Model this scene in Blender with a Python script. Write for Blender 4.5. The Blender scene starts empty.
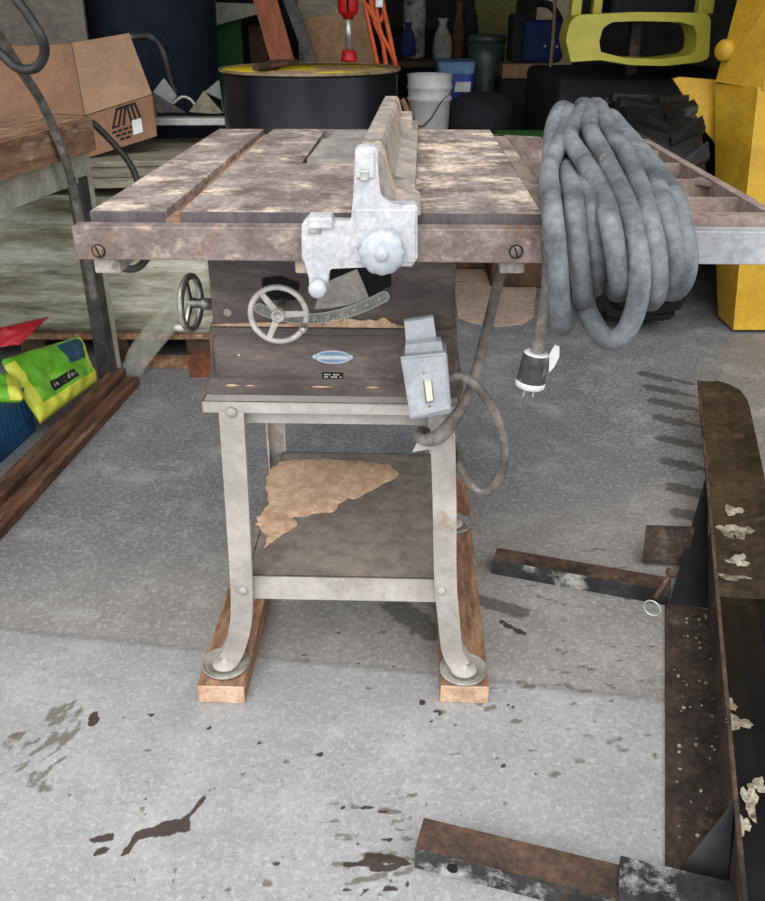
import bpy, bmesh, math, random
from mathutils import Vector, Matrix, noise
random.seed(4)
PI = math.pi
scene = bpy.context.scene
COL = scene.collection

# ------------------------------------------------------------------ camera
CAM_H, FPX, PITCH = 1.15, 850.0, math.atan(444.5 / 850.0)
cd = bpy.data.cameras.new('camera')
cd.sensor_fit = 'HORIZONTAL'; cd.sensor_width = 36.0; cd.lens = FPX / 765.0 * 36.0
cd.clip_start = 0.02; cd.clip_end = 200
cam = bpy.data.objects.new('camera', cd); COL.objects.link(cam)
cam.location = (0, 0, CAM_H); cam.rotation_euler = (PI / 2 - PITCH, 0, 0)
scene.camera = cam

# ------------------------------------------------------------------ light
w = bpy.data.worlds.new('overcast_sky'); scene.world = w; w.use_nodes = True
bg = w.node_tree.nodes['Background']
bg.inputs[0].default_value = (0.955, 0.975, 1.0, 1); bg.inputs[1].default_value = 1.0
sun = bpy.data.lights.new('soft_sun', 'SUN'); sun.energy = 1.1; sun.angle = math.radians(50)
sun.color = (1.0, 0.97, 0.93)
so = bpy.data.objects.new('soft_sun', sun); COL.objects.link(so)
so.rotation_euler = (math.radians(42), 0, math.radians(-8))
vs = scene.view_settings
vs.view_transform = 'Standard'; vs.look = 'None'; vs.gamma = 1.0; vs.exposure = 0.86; vs.use_curve_mapping = False

# ------------------------------------------------------------------ pixel helpers
def _ray(px, py):
    u = (px - 382.5) / FPX; v = -(py - 450.5) / FPX
    return Vector((u, math.cos(PITCH) + v * math.sin(PITCH), -math.sin(PITCH) + v * math.cos(PITCH)))
EYE = Vector((0, 0, CAM_H))
def atz(px, py, z=0.0, F=None):
    """point on horizontal plane z"""
    d = _ray(px, py); o = EYE
    p = o + d * ((z - o.z) / d.z)
    return (F.inverted() @ p) if F else p
def aty(px, py, y, F=None):
    """point on the plane y = const of frame F (world when None)"""
    d = _ray(px, py); o = EYE
    if F:
        Fi = F.inverted(); o = Fi @ o; d = Fi.to_3x3() @ d
    return o + d * ((y - o.y) / d.y)

# ------------------------------------------------------------------ materials
def hexc(h):
    h = h.lstrip('#'); out = []
    for i in (0, 2, 4):
        c = int(h[i:i + 2], 16) / 255
        out.append(c / 12.92 if c <= 0.04045 else ((c + 0.055) / 1.055) ** 2.4)
    return (*out, 1)
def mat(name, c1, c2=None, scale=8, rough=0.7, metal=0.0, bump=0.15, stretch=(1, 1, 1), patch=None, pscale=3, pthr=0.6, psoft=0.06, pstretch=None,
        patch2=None, p2scale=12, p2thr=0.62, p2soft=0.04, detail=8, spec=0.4, alpha=1.0, bscale=None, grain=0.18, xb=None):
    m = bpy.data.materials.new(name); m.use_nodes = True
    nt = m.node_tree; N = nt.nodes; L = nt.links
    b = N['Principled BSDF']
    b.inputs['Roughness'].default_value = rough; b.inputs['Metallic'].default_value = metal
    b.inputs['Specular IOR Level'].default_value = spec
    if alpha < 1: b.inputs['Alpha'].default_value = alpha
    tc = N.new('ShaderNodeTexCoord'); mp = N.new('ShaderNodeMapping'); mp.inputs['Scale'].default_value = stretch
    L.new(tc.outputs['Object'], mp.inputs[0])
    n1 = N.new('ShaderNodeTexNoise'); n1.inputs['Scale'].default_value = scale; n1.inputs['Detail'].default_value = detail; n1.inputs['Roughness'].default_value = 0.65
    L.new(mp.outputs[0], n1.inputs['Vector'])
    r = N.new('ShaderNodeValToRGB'); r.color_ramp.elements[0].position = 0.39; r.color_ramp.elements[1].position = 0.61
    r.color_ramp.elements[0].color = hexc(c1); r.color_ramp.elements[1].color = hexc(c2 or c1)
    L.new(n1.outputs[0], r.inputs[0]); out = r.outputs[0]
    k = 0
    for pc, ps, pt, pf in ((patch, pscale, pthr, psoft), (patch2, p2scale, p2thr, p2soft)):
        k += 1
        if not pc: continue
        n = N.new('ShaderNodeTexNoise'); n.inputs['Scale'].default_value = ps; n.inputs['Detail'].default_value = 10; n.inputs['Roughness'].default_value = 0.7
        mp2 = N.new('ShaderNodeMapping'); mp2.inputs['Scale'].default_value = pstretch or stretch; mp2.inputs['Location'].default_value = (3.1 * k, 7.7 * k, 1.3 * k)
        L.new(tc.outputs['Object'], mp2.inputs[0]); L.new(mp2.outputs[0], n.inputs['Vector'])
        mr = N.new('ShaderNodeMapRange'); mr.inputs[1].default_value = pt - pf; mr.inputs[2].default_value = pt + pf
        src = n.outputs[0]
        if xb and k == 1:
            sp = N.new('ShaderNodeSeparateXYZ'); L.new(tc.outputs['Object'], sp.inputs[0])
            mb = N.new('ShaderNodeMapRange'); mb.inputs[1].default_value = xb[0]; mb.inputs[2].default_value = xb[1]; mb.inputs[3].default_value = 0; mb.inputs[4].default_value = xb[2]
            L.new(sp.outputs[0], mb.inputs[0]); ad = N.new('ShaderNodeMath'); ad.operation = 'ADD'; L.new(src, ad.inputs[0]); L.new(mb.outputs[0], ad.inputs[1]); src = ad.outputs[0]
        L.new(src, mr.inputs[0])
        mx = N.new('ShaderNodeMix'); mx.data_type = 'RGBA'; mx.inputs[7].default_value = hexc(pc)
        L.new(mr.outputs[0], mx.inputs[0]); L.new(out, mx.inputs[6]); out = mx.outputs[2]
    if grain and bump:
        ng = N.new('ShaderNodeTexNoise'); ng.inputs['Scale'].default_value = max(40, scale * 7); ng.inputs['Detail'].default_value = 5; ng.inputs['Roughness'].default_value = 0.75
        L.new(mp.outputs[0], ng.inputs['Vector'])
        mg = N.new('ShaderNodeMapRange'); mg.inputs[1].default_value = .38; mg.inputs[2].default_value = .62; mg.inputs[3].default_value = 1 - grain; mg.inputs[4].default_value = 1 + grain * .55
        L.new(ng.outputs[0], mg.inputs[0])
        vm = N.new('ShaderNodeVectorMath'); vm.operation = 'SCALE'; L.new(out, vm.inputs[0]); L.new(mg.outputs[0], vm.inputs['Scale']); out = vm.outputs[0]
    L.new(out, b.inputs['Base Color'])
    if bump:
        nb = N.new('ShaderNodeTexNoise'); nb.inputs['Scale'].default_value = bscale or scale * 3; nb.inputs['Detail'].default_value = 6
        L.new(mp.outputs[0], nb.inputs['Vector'])
        bp = N.new('ShaderNodeBump'); bp.inputs['Strength'].default_value = bump; bp.inputs['Distance'].default_value = 0.004
        L.new(nb.outputs[0], bp.inputs['Height']); L.new(bp.outputs[0], b.inputs['Normal'])
    return m

M = {}
M['table'] = mat('rusty_dusty_cast_iron', '#776c68', '#a2968f', scale=7, rough=0.75, bump=0.3, stretch=(2.4, 1.6, 3), patch='#dac6b4', pscale=6, pthr=0.58, psoft=0.05, pstretch=(1.6, 1.8, 2), patch2='#655048', p2scale=7, p2thr=0.58, p2soft=0.07, xb=(.06, .16, .06), grain=.32)
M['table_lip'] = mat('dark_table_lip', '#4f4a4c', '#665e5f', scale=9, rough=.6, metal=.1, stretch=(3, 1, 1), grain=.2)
M['table_slot'] = mat('slot_rust', '#6e4c3a', '#b39379', scale=9, rough=0.8, stretch=(1, .4, 1))
M['wing'] = mat('cast_wing_rust', '#71605a', '#958379', scale=12, rough=0.75, patch='#bcada3', pscale=8, pthr=0.60, grain=.28)
M['rail'] = mat('rail_rust_steel', '#6f615d', '#8c7d78', scale=7, rough=0.55, metal=0.1, stretch=(3, 1, 4), patch='#b09f95', pscale=9, pthr=0.60, pstretch=(2, 1, 3), patch2='#80604f', p2scale=8, p2thr=0.61, p2soft=.06, grain=.28)
M['rail_grey'] = mat('rail_grey_steel', '#8d8f92', '#aeb0b2', scale=12, rough=0.5, metal=0.3, patch='#d6d6d2', pscale=11, pthr=0.68)
M['fence'] = mat('fence_dusty_silver', '#8f8882', '#b3aaa1', scale=14, rough=0.65, metal=0.1, patch='#c7b39d', pscale=9, pthr=0.60, patch2='#79706a', p2scale=16, p2thr=0.60, bump=0.4)
M['silver'] = mat('flaking_silver_paint', '#aeb0b3', '#c6c7c9', scale=24, rough=0.5, metal=0.05, patch='#8b888a', pscale=22, pthr=0.60, psoft=0.05, bump=0.5, grain=.15)
M['knob'] = mat('knob_silver', '#a3a8af', '#bcc1c7', scale=24, rough=0.42, metal=0.2, patch='#8b9098', pscale=20, pthr=0.64, grain=.1)
M['insert'] = mat('throat_plate_grey', '#8b8782', '#aaa59e', scale=20, rough=0.6, metal=0.2)
M['cab'] = mat('cabinet_brown_rust', '#4c4442', '#655b58', scale=8, rough=0.7, stretch=(1, 1, 3), patch='#7d6f67', pscale=8, pthr=0.62, psoft=0.1, patch2='#a98f7c', p2scale=11, p2thr=0.70, p2soft=0.02)
M['black'] = mat('black_and_hole_shade', '#0c0b0b', '#141211', rough=0.9, bump=0)  # plain black; also paints the shade inside openings and holes
M['scale'] = mat('tilt_plate_grey', '#77756f', '#8c8983', scale=30, rough=0.5, metal=0.3)
M['mark'] = mat('worn_silver_marks', '#c5c5c2', rough=0.5, bump=0)
M['badge'] = mat('badge_blue_silver', '#a9b6c2', '#c2cbd3', scale=40, rough=0.4, metal=0.2)
M['badge_band'] = mat('badge_band', '#6686a4', '#7893ac', scale=40, rough=0.4)
M['nickel'] = mat('worn_chrome', '#8a8782', '#c8c5bf', scale=25, rough=0.32, metal=0.75, patch='#6e6259', pscale=20, pthr=0.6)
M['nickel_pale'] = mat('pale_wheel_metal', '#aaa59e', '#c9c5bf', scale=25, rough=0.4, metal=0.2, patch='#8d8479', pscale=20, pthr=0.63, grain=.1)
M['stand'] = mat('stand_grey_white_paint', '#a09a94', '#b8b2ac', scale=9, rough=0.6, metal=0.03, patch='#8c7a6d', pscale=9, pthr=0.63, psoft=0.06, patch2='#6d5243', p2scale=20, p2thr=0.70, p2soft=0.03, grain=.10)
M['shelf'] = mat('shelf_brown_grey_steel', '#6d645d', '#857c74', scale=30, rough=0.75, patch='#8f8479', pscale=6, pthr=0.6)
M['sawdust'] = mat('sawdust', '#b99679', '#d2b496', scale=40, rough=0.95, bump=0.5, bscale=300)
M['switch'] = mat('switch_box_grey', '#8e9193', '#a4a6a8', scale=20, rough=0.42, metal=0.2, grain=.12)
M['cover'] = mat('switch_cover_grey', '#a0a5aa', '#b2b7bc', scale=20, rough=0.4, metal=0.15, grain=.1)
M['ivory'] = mat('ivory_toggle', '#cfc9b2', '#ded8c4', rough=0.5, bump=0)
M['cord'] = mat('dusty_grey_cord', '#4d4a47', '#7b7671', scale=26, rough=0.65, patch='#9a928a', pscale=20, pthr=0.63)
M['hose'] = mat('thick_dusty_rubber', '#494c4f', '#6c7073', scale=14, rough=0.6, patch='#8e9296', pscale=8, pthr=0.59, psoft=0.12, patch2='#a08a6e', p2scale=10, p2thr=0.70, p2soft=.02, bump=0.35, grain=.22)
M['plug'] = mat('plug_black', '#1f2022', '#38393b', scale=40, rough=0.4, patch='#8f8f90', pscale=30, pthr=0.62)
M['white'] = mat('white_plastic', '#c4c5c3', '#d8d9d7', scale=10, rough=0.45, patch='#8f8a78', pscale=6, pthr=.68, grain=.05)
M['skid'] = mat('skid_lumber', '#6d4f3a', '#9c7a60', scale=8, rough=0.85, stretch=(6, 1, 6), patch='#b89a80', pscale=6, pthr=0.6)
M['skid_end'] = mat('skid_end_grain', '#b08c70', '#d2b399', scale=25, rough=0.85)
M['beamwood'] = mat('old_floor_timber', '#3f2b20', '#6a4a36', scale=7, rough=0.85, stretch=(6, 1, 6), patch='#8a664a', pscale=5, pthr=0.62)
M['cup'] = mat('caster_cup', '#8f8b85', '#b6b2ac', scale=20, rough=0.35, metal=0.3)
M['blk_steel'] = mat('black_painted_steel', '#121316', '#1f2126', scale=12, rough=0.42, spec=0.5, patch='#4a3526', pscale=7, pthr=0.62, psoft=0.04, patch2='#6f6a63', p2scale=9, p2thr=0.70, p2soft=0.03)
M['rust_dirt'] = mat('rust_and_dirt_steel', '#2b221d', '#453930', scale=12, rough=0.85, patch='#665b50', pscale=8, pthr=0.60, patch2='#b8ad9b', p2scale=26, p2thr=0.73, p2soft=0.01, bump=0.6, grain=.5)
M['tube_rust'] = mat('tube_rust', '#3f2f26', '#604a3c', scale=12, rough=0.75, patch='#20201f', pscale=9, pthr=0.56, patch2='#8a705e', p2scale=14, p2thr=0.64, p2soft=.05, grain=.35)
M['tube_paint'] = mat('tube_peeled', '#1e1f21', '#3a3b3d', scale=12, rough=0.45, patch='#a7a6a3', pscale=9, pthr=0.60, psoft=0.05, patch2='#59422f', p2scale=9, p2thr=0.60, p2soft=.05, grain=.35)
M['blade'] = mat('blade_black', '#0b0c0e', '#141416', scale=8, rough=0.35, spec=0.5, patch='#2f261e', pscale=5, pthr=0.66, psoft=0.04, patch2='#8e8676', p2scale=9, p2thr=0.74, p2soft=0.015, grain=.3)
M['blade_rust'] = mat('blade_dark_rust', '#2b251d', '#433829', scale=5, rough=0.5, patch='#564939', pscale=7, pthr=0.60, patch2='#a08c6c', p2scale=16, p2thr=0.72, p2soft=.01, grain=.3)
M['peel'] = mat('peeling_pale_paint', '#6f6452', '#b5ad9b', scale=22, rough=0.7, patch='#3c3226', pscale=40, pthr=.6, grain=.35)
M['yellow'] = mat('machine_yellow', '#b58d24', '#caa12e', scale=4, rough=0.45, patch='#a98b3a', pscale=7, pthr=0.62, patch2='#3b2a18', p2scale=9, p2thr=0.72, p2soft=0.015, grain=.12)
M['yellow_green'] = mat('forklift_yellow', '#a9a23a', '#b8b043', scale=6, rough=0.4, grain=.06)
M['tyre'] = mat('tyre_rubber', '#0f1011', '#191a1b', scale=14, rough=0.5, patch='#4a4c4e', pscale=7, pthr=0.66)
M['drum'] = mat('drum_black_enamel', '#0b0e14', '#12161e', scale=6, rough=0.33, spec=0.3, grain=.1)
M['drum_top'] = mat('drum_lid_yellow', '#c9ae1c', '#e0c62a', scale=10, rough=0.5, patch='#8f7461', pscale=2.6, pthr=0.53, psoft=0.03)
M['drum_rim'] = mat('drum_rim', '#6a5c38', '#90826a', scale=18, rough=0.5, metal=0.1)
M['red'] = mat('pump_red', '#9a1414', '#c21c1c', scale=10, rough=0.4)
M['galv'] = mat('galvanised_pipe', '#9a9a98', '#d0d0cc', scale=16, rough=0.35, metal=0.6)
M['cardboard'] = mat('cardboard', '#7d5d47', '#8c6a51', scale=6, rough=0.9, bump=0.1, grain=.12)
M['cardboard_lt'] = mat('cardboard_pale', '#92735a', '#a08066', scale=6, rough=0.9, bump=0.1, grain=.12)
M['ink'] = mat('black_print', '#15120f', rough=0.8, bump=0)
M['bench_wood'] = mat('workbench_wood', '#6f513c', '#94755c', scale=7, rough=0.8, stretch=(1, 5, 5), patch='#b39a80', pscale=6, pthr=0.60)
M['bench_paint'] = mat('bench_white_paint', '#9b998c', '#b3b1a4', scale=9, rough=0.6, patch='#5d4c3c', pscale=15, pthr=0.68, psoft=0.03)
M['dark_iron'] = mat('dark_angle_iron', '#2e2b2c', '#4a4646', scale=14, rough=0.6, patch='#6d5a4a', pscale=16, pthr=0.62)
M['film'] = mat('green_grey_film_bale', '#706f54', '#949277', scale=3.0, rough=0.28, spec=0.6, stretch=(1, 1, 4.5), patch='#c6c5b6', pscale=3.5, pthr=0.56, psoft=0.12, pstretch=(1, 1, 6), patch2='#4c4b36', p2scale=3.0, p2thr=0.61, p2soft=0.10, bump=0.9, bscale=8, grain=.1, xb=(-.1, .45, .07))  # pale patches, denser to the right, paint whitish film and its shine
M['film_clear'] = mat('clear_film', '#a5a596', '#c4c4b8', scale=5, rough=0.25, alpha=0.28, stretch=(1, 1, 1), grain=.2)
M['plank'] = mat('grey_plank', '#6f6a60', '#97927f', scale=7, rough=0.8, stretch=(1, 5, 5), patch='#a89878', pscale=6, pthr=0.62)
M['greybracket'] = mat('grey_steel_bracket', '#a3a5a2', '#bbbdb9', scale=9, rough=0.5, metal=0.2)
M['hose_black'] = mat('black_hose', '#1b1b1c', '#363636', scale=16, rough=0.45, patch='#8b8781', pscale=22, pthr=0.66)
M['bin'] = mat('blue_black_bin', '#1b222e', '#2a3342', scale=4, rough=0.35, spec=0.5)
M['panel_grey'] = mat('grey_sheet', '#5e5a52', '#6f6a60', scale=5, rough=0.7)
M['green_dark'] = mat('dark_green_panel', '#14481c', '#1c5a24', scale=5, rough=0.6)
M['olive'] = mat('olive_panel', '#6b6a34', '#77763e', scale=5, rough=0.7)
M['pale_board'] = mat('pale_board', '#9a9888', '#b4b2a2', scale=9, rough=0.7)
M['redwood'] = mat('red_brown_plank', '#7a4630', '#96593d', scale=7, rough=0.8, stretch=(6, 6, 1))
M['tan'] = mat('tan_board', '#8b6c50', '#9a7a5c', scale=5, rough=0.85)
M['orange'] = mat('orange_cord', '#c2532c', '#d8663a', scale=10, rough=0.5)
M['bluebin'] = mat('blue_tub', '#1f3a8a', '#284aa4', scale=6, rough=0.45)
M['bluepale'] = mat('pale_blue_rim', '#5d7fa8', '#7896ba', scale=6, rough=0.45)
M['cloth_dark'] = mat('dark_cloth', '#131418', '#202228', scale=9, rough=0.9)
M['cloth_blue'] = mat('navy_cloth', '#16244e', '#1c2e60', scale=9, rough=0.85)
M['bagwhite'] = mat('printed_white_bag', '#7d7b74', '#a5a39c', scale=12, rough=0.6, patch='#3c3a38', pscale=10, pthr=0.58)
M['can_grey'] = mat('dull_metal_can', '#3b4443', '#586260', scale=6, rough=0.45, metal=0.4)
M['grass'] = mat('green_mat', '#234a14', '#3f7a24', scale=40, rough=0.9)
M['brown_dk'] = mat('dark_brown_stuff', '#3b2a1e', '#5a4330', scale=9, rough=0.85)
M['bag_green'] = mat('lime_green_bag', '#559b26', '#70b234', scale=7, rough=0.35, bump=0.8, bscale=16, patch='#93c94e', pscale=6, pthr=0.62, grain=.1)
M['bag_yellow'] = mat('yellow_bag_border', '#bfc53c', '#d3d650', scale=7, rough=0.35, bump=.8, bscale=16, grain=.1)
M['bag_blue'] = mat('bag_dark_blue_print', '#24404f', '#2e5268', scale=20, rough=0.4)
M['bag_red'] = mat('red_bag', '#a81e28', '#c93540', scale=9, rough=0.35, patch='#6a5560', pscale=8, pthr=0.6, patch2='#e2c6c6', p2scale=24, p2thr=0.66)
M['crate'] = mat('blue_crate', '#153e63', '#1c4f7c', scale=7, rough=0.45)
M['bark'] = mat('red_brown_clod', '#5a3222', '#7a4a32', scale=20, rough=0.9)

# ------------------------------------------------------------------ mesh helpers
def B(): return bmesh.new()
def add_box(bm, lo, hi, bev=0.0, rot=None, mi=0):
    lo = Vector(lo); hi = Vector(hi); c = (lo + hi) / 2; s = hi - lo
    r = bmesh.ops.create_cube(bm, size=1.0)
    vs_ = r['verts']
    for v in vs_: v.co = Vector((v.co.x * s.x, v.co.y * s.y, v.co.z * s.z))
    if bev > 0:
        es = list({e for v in vs_ for e in v.link_edges})
        rr = bmesh.ops.bevel(bm, geom=es, offset=bev, segments=2, affect='EDGES', profile=0.5)
        vs_ = list({v for f in rr['faces'] for v in f.verts} | {v for v in vs_ if v.is_valid})
        fs = list({f for v in vs_ for f in v.link_faces})
    for v in vs_:
        v.co = (rot @ v.co if rot else v.co) + c
    if mi:
        for f in {f for v in vs_ for f in v.link_faces}: f.material_index = mi
    return vs_
def add_prism(bm, pts, d, mi=0):
    """closed polygon pts (3D, planar) extruded by vector d"""
    d = Vector(d); n = len(pts)
    a = [bm.verts.new(Vector(p)) for p in pts]; b = [bm.verts.new(Vector(p) + d) for p in pts]
    fs = [bm.faces.new(a), bm.faces.new(b[::-1])]
    for i in range(n): fs.append(bm.faces.new((a[i], b[i], b[(i + 1) % n], a[(i + 1) % n])))
    for f in fs: f.material_index = mi
    return fs
def frame_from(t):
    t = t.normalized(); up = Vector((0, 0, 1)) if abs(t.z) < 0.9 else Vector((0, 1, 0))
    s = t.cross(up).normalized(); return s, s.cross(t).normalized()
def smooth_path(pts, n=8):
    P = [Vector(p) for p in pts]
    if len(P) < 3: return P
    P = [P[0] * 2 - P[1]] + P + [P[-1] * 2 - P[-2]]; out = []
    for i in range(1, len(P) - 2):
        for k in range(n):
            t = k / n; a, b, c, d = P[i - 1], P[i], P[i + 1], P[i + 2]
            out.append(0.5 * ((2 * b) + (c - a) * t + (2 * a - 5 * b + 4 * c - d) * t * t + (3 * b - a - 3 * c + d) * t ** 3))
    out.append(P[-2]); return out
def add_tube(bm, pts, r, seg=12, n=8, smooth=True, mi=0, closed=False):
    P = smooth_path(pts, n) if smooth else [Vector(p) for p in pts]
    R = r if callable(r) else (lambda t: r)
    rings = []; N0 = None
    for i, p in enumerate(P):
        if closed: t = P[(i + 1) % len(P)] - P[i - 1]
        else: t = (P[min(i + 1, len(P) - 1)] - P[max(i - 1, 0)])
        t = t.normalized()
        if N0 is None: s, N0 = frame_from(t)
        else:
            N0 = (N0 - t * N0.dot(t)).normalized(); s = t.cross(N0)
        rr = R(i / max(1, len(P) - 1))
        rings.append([bm.verts.new(p + (s * math.cos(a) + N0 * math.sin(a)) * rr) for a in [2 * PI * k / seg for k in range(seg)]])
    m = len(rings)
    for i in range(m if closed else m - 1):
        A = rings[i]; Bq = rings[(i + 1) % m]
        for k in range(seg):
            f = bm.faces.new((A[k], A[(k + 1) % seg], Bq[(k + 1) % seg], Bq[k])); f.smooth = True; f.material_index = mi
    if not closed:
        bm.faces.new(rings[0][::-1]).material_index = mi; bm.faces.new(rings[-1]).material_index = mi
def add_lathe(bm, prof, axis_o, axis_d, seg=32, mi=0, mifn=None):
    """prof: list of (radius, distance along the axis)"""
    o = Vector(axis_o); d = Vector(axis_d).normalized(); s, u = frame_from(d)
    rings = []
    for r, h in prof:
        rings.append([bm.verts.new(o + d * h + (s * math.cos(a) + u * math.sin(a)) * max(r, 1e-5)) for a in [2 * PI * k / seg for k in range(seg)]])
    for i in range(len(rings) - 1):
        for k in range(seg):
            f = bm.faces.new((rings[i][k], rings[i][(k + 1) % seg], rings[i + 1][(k + 1) % seg], rings[i + 1][k])); f.smooth = True
            f.material_index = mifn(i) if mifn else mi
    for q, rg in ((0, rings[0][::-1]), (1, rings[-1])):
        f = bm.faces.new(rg); f.material_index = (mifn(0 if q == 0 else len(rings) - 2) if mifn else mi)
def add_torus(bm, c, axis, R, r, seg=40, sr=10):
    d = Vector(axis).normalized(); s, u = frame_from(d); c = Vector(c)
    pts = [c + (s * math.cos(a) + u * math.sin(a)) * R for a in [2 * PI * k / seg for k in range(seg)]]
    add_tube(bm, pts, r, sr, smooth=False, closed=True)
def add_loft(bm, secs, mi=0, cap=True, smooth=False):
    rs = [[bm.verts.new(Vector(p)) for p in s] for s in secs]; n = len(rs[0])
    for i in range(len(rs) - 1):
        for k in range(n):
            f = bm.faces.new((rs[i][k], rs[i][(k + 1) % n], rs[i + 1][(k + 1) % n], rs[i + 1][k])); f.material_index = mi; f.smooth = smooth
    if cap:
        bm.faces.new(rs[0][::-1]).material_index = mi; bm.faces.new(rs[-1]).material_index = mi
def rrect(x0, x1, y0, y1, z, r=0.02, n=4):
    out = []
    for cx, cy, a0 in ((x1 - r, y1 - r, 0), (x0 + r, y1 - r, 90), (x0 + r, y0 + r, 180), (x1 - r, y0 + r, 270)):
        for k in range(n + 1):
            a = math.radians(a0 + 90 * k / n); out.append((cx + r * math.cos(a), cy + r * math.sin(a), z))
    return out

def obj(name, bm, m, parent=None, label=None, origin=None):
    """links bm as ONE mesh object. parts: verts are in the parent's frame. top level: world verts, origin moved to the base"""
    bmesh.ops.recalc_face_normals(bm, faces=bm.faces)
    me = bpy.data.meshes.new(name); 
    if parent is None:
        xs = [v.co.x for v in bm.verts]; ys = [v.co.y for v in bm.verts]; zs = [v.co.z for v in bm.verts]
        o = Vector(origin) if origin else Vector(((min(xs) + max(xs)) / 2, (min(ys) + max(ys)) / 2, min(zs)))
        for v in bm.verts: v.co -= o
    bm.to_mesh(me); bm.free()
    for mm in (m if isinstance(m, (list, tuple)) else [m]): me.materials.append(mm)
    ob = bpy.data.objects.new(name, me); COL.objects.link(ob)
    if parent is None: ob.location = o
    else: ob.parent = parent
    if label: ob['label'] = label
    return ob
def tag(o, label, cat, group=None, kind=None):
    o['label'] = label; o['category'] = cat
    if group: o['group'] = group
    if kind: o['kind'] = kind
    return o
def thing(name, label, cat, loc=(0, 0, 0), rotz=0.0, group=None):
    o = bpy.data.objects.new(name, None); COL.objects.link(o)
    o.location = loc; o.rotation_euler = (0, 0, rotz); o.empty_display_size = 0.05
    tag(o, label, cat, group)
    return o, Matrix.Translation(Vector(loc)) @ Matrix.Rotation(rotz, 4, 'Z')
def struct(name, bm, m):
    o = obj(name, bm, m); o['kind'] = 'structure'; return o
def text_mesh(name, s, size, m, parent, mtx, depth=0.0004, align='CENTER', bold=0.0):
    c = bpy.data.curves.new(name, 'FONT'); c.body = s; c.size = size; c.extrude = depth; c.align_x = align; c.align_y = 'CENTER'; c.resolution_u = 2; c.offset = bold
    t = bpy.data.objects.new(name, c); COL.objects.link(t)
    dg = bpy.context.evaluated_depsgraph_get(); me = bpy.data.meshes.new_from_object(t.evaluated_get(dg))
    bpy.data.objects.remove(t); bpy.data.curves.remove(c)
    me.transform(mtx); me.materials.clear(); me.materials.append(m)
    o = bpy.data.objects.new(name, me); COL.objects.link(o); o.parent = parent
    return o

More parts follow.
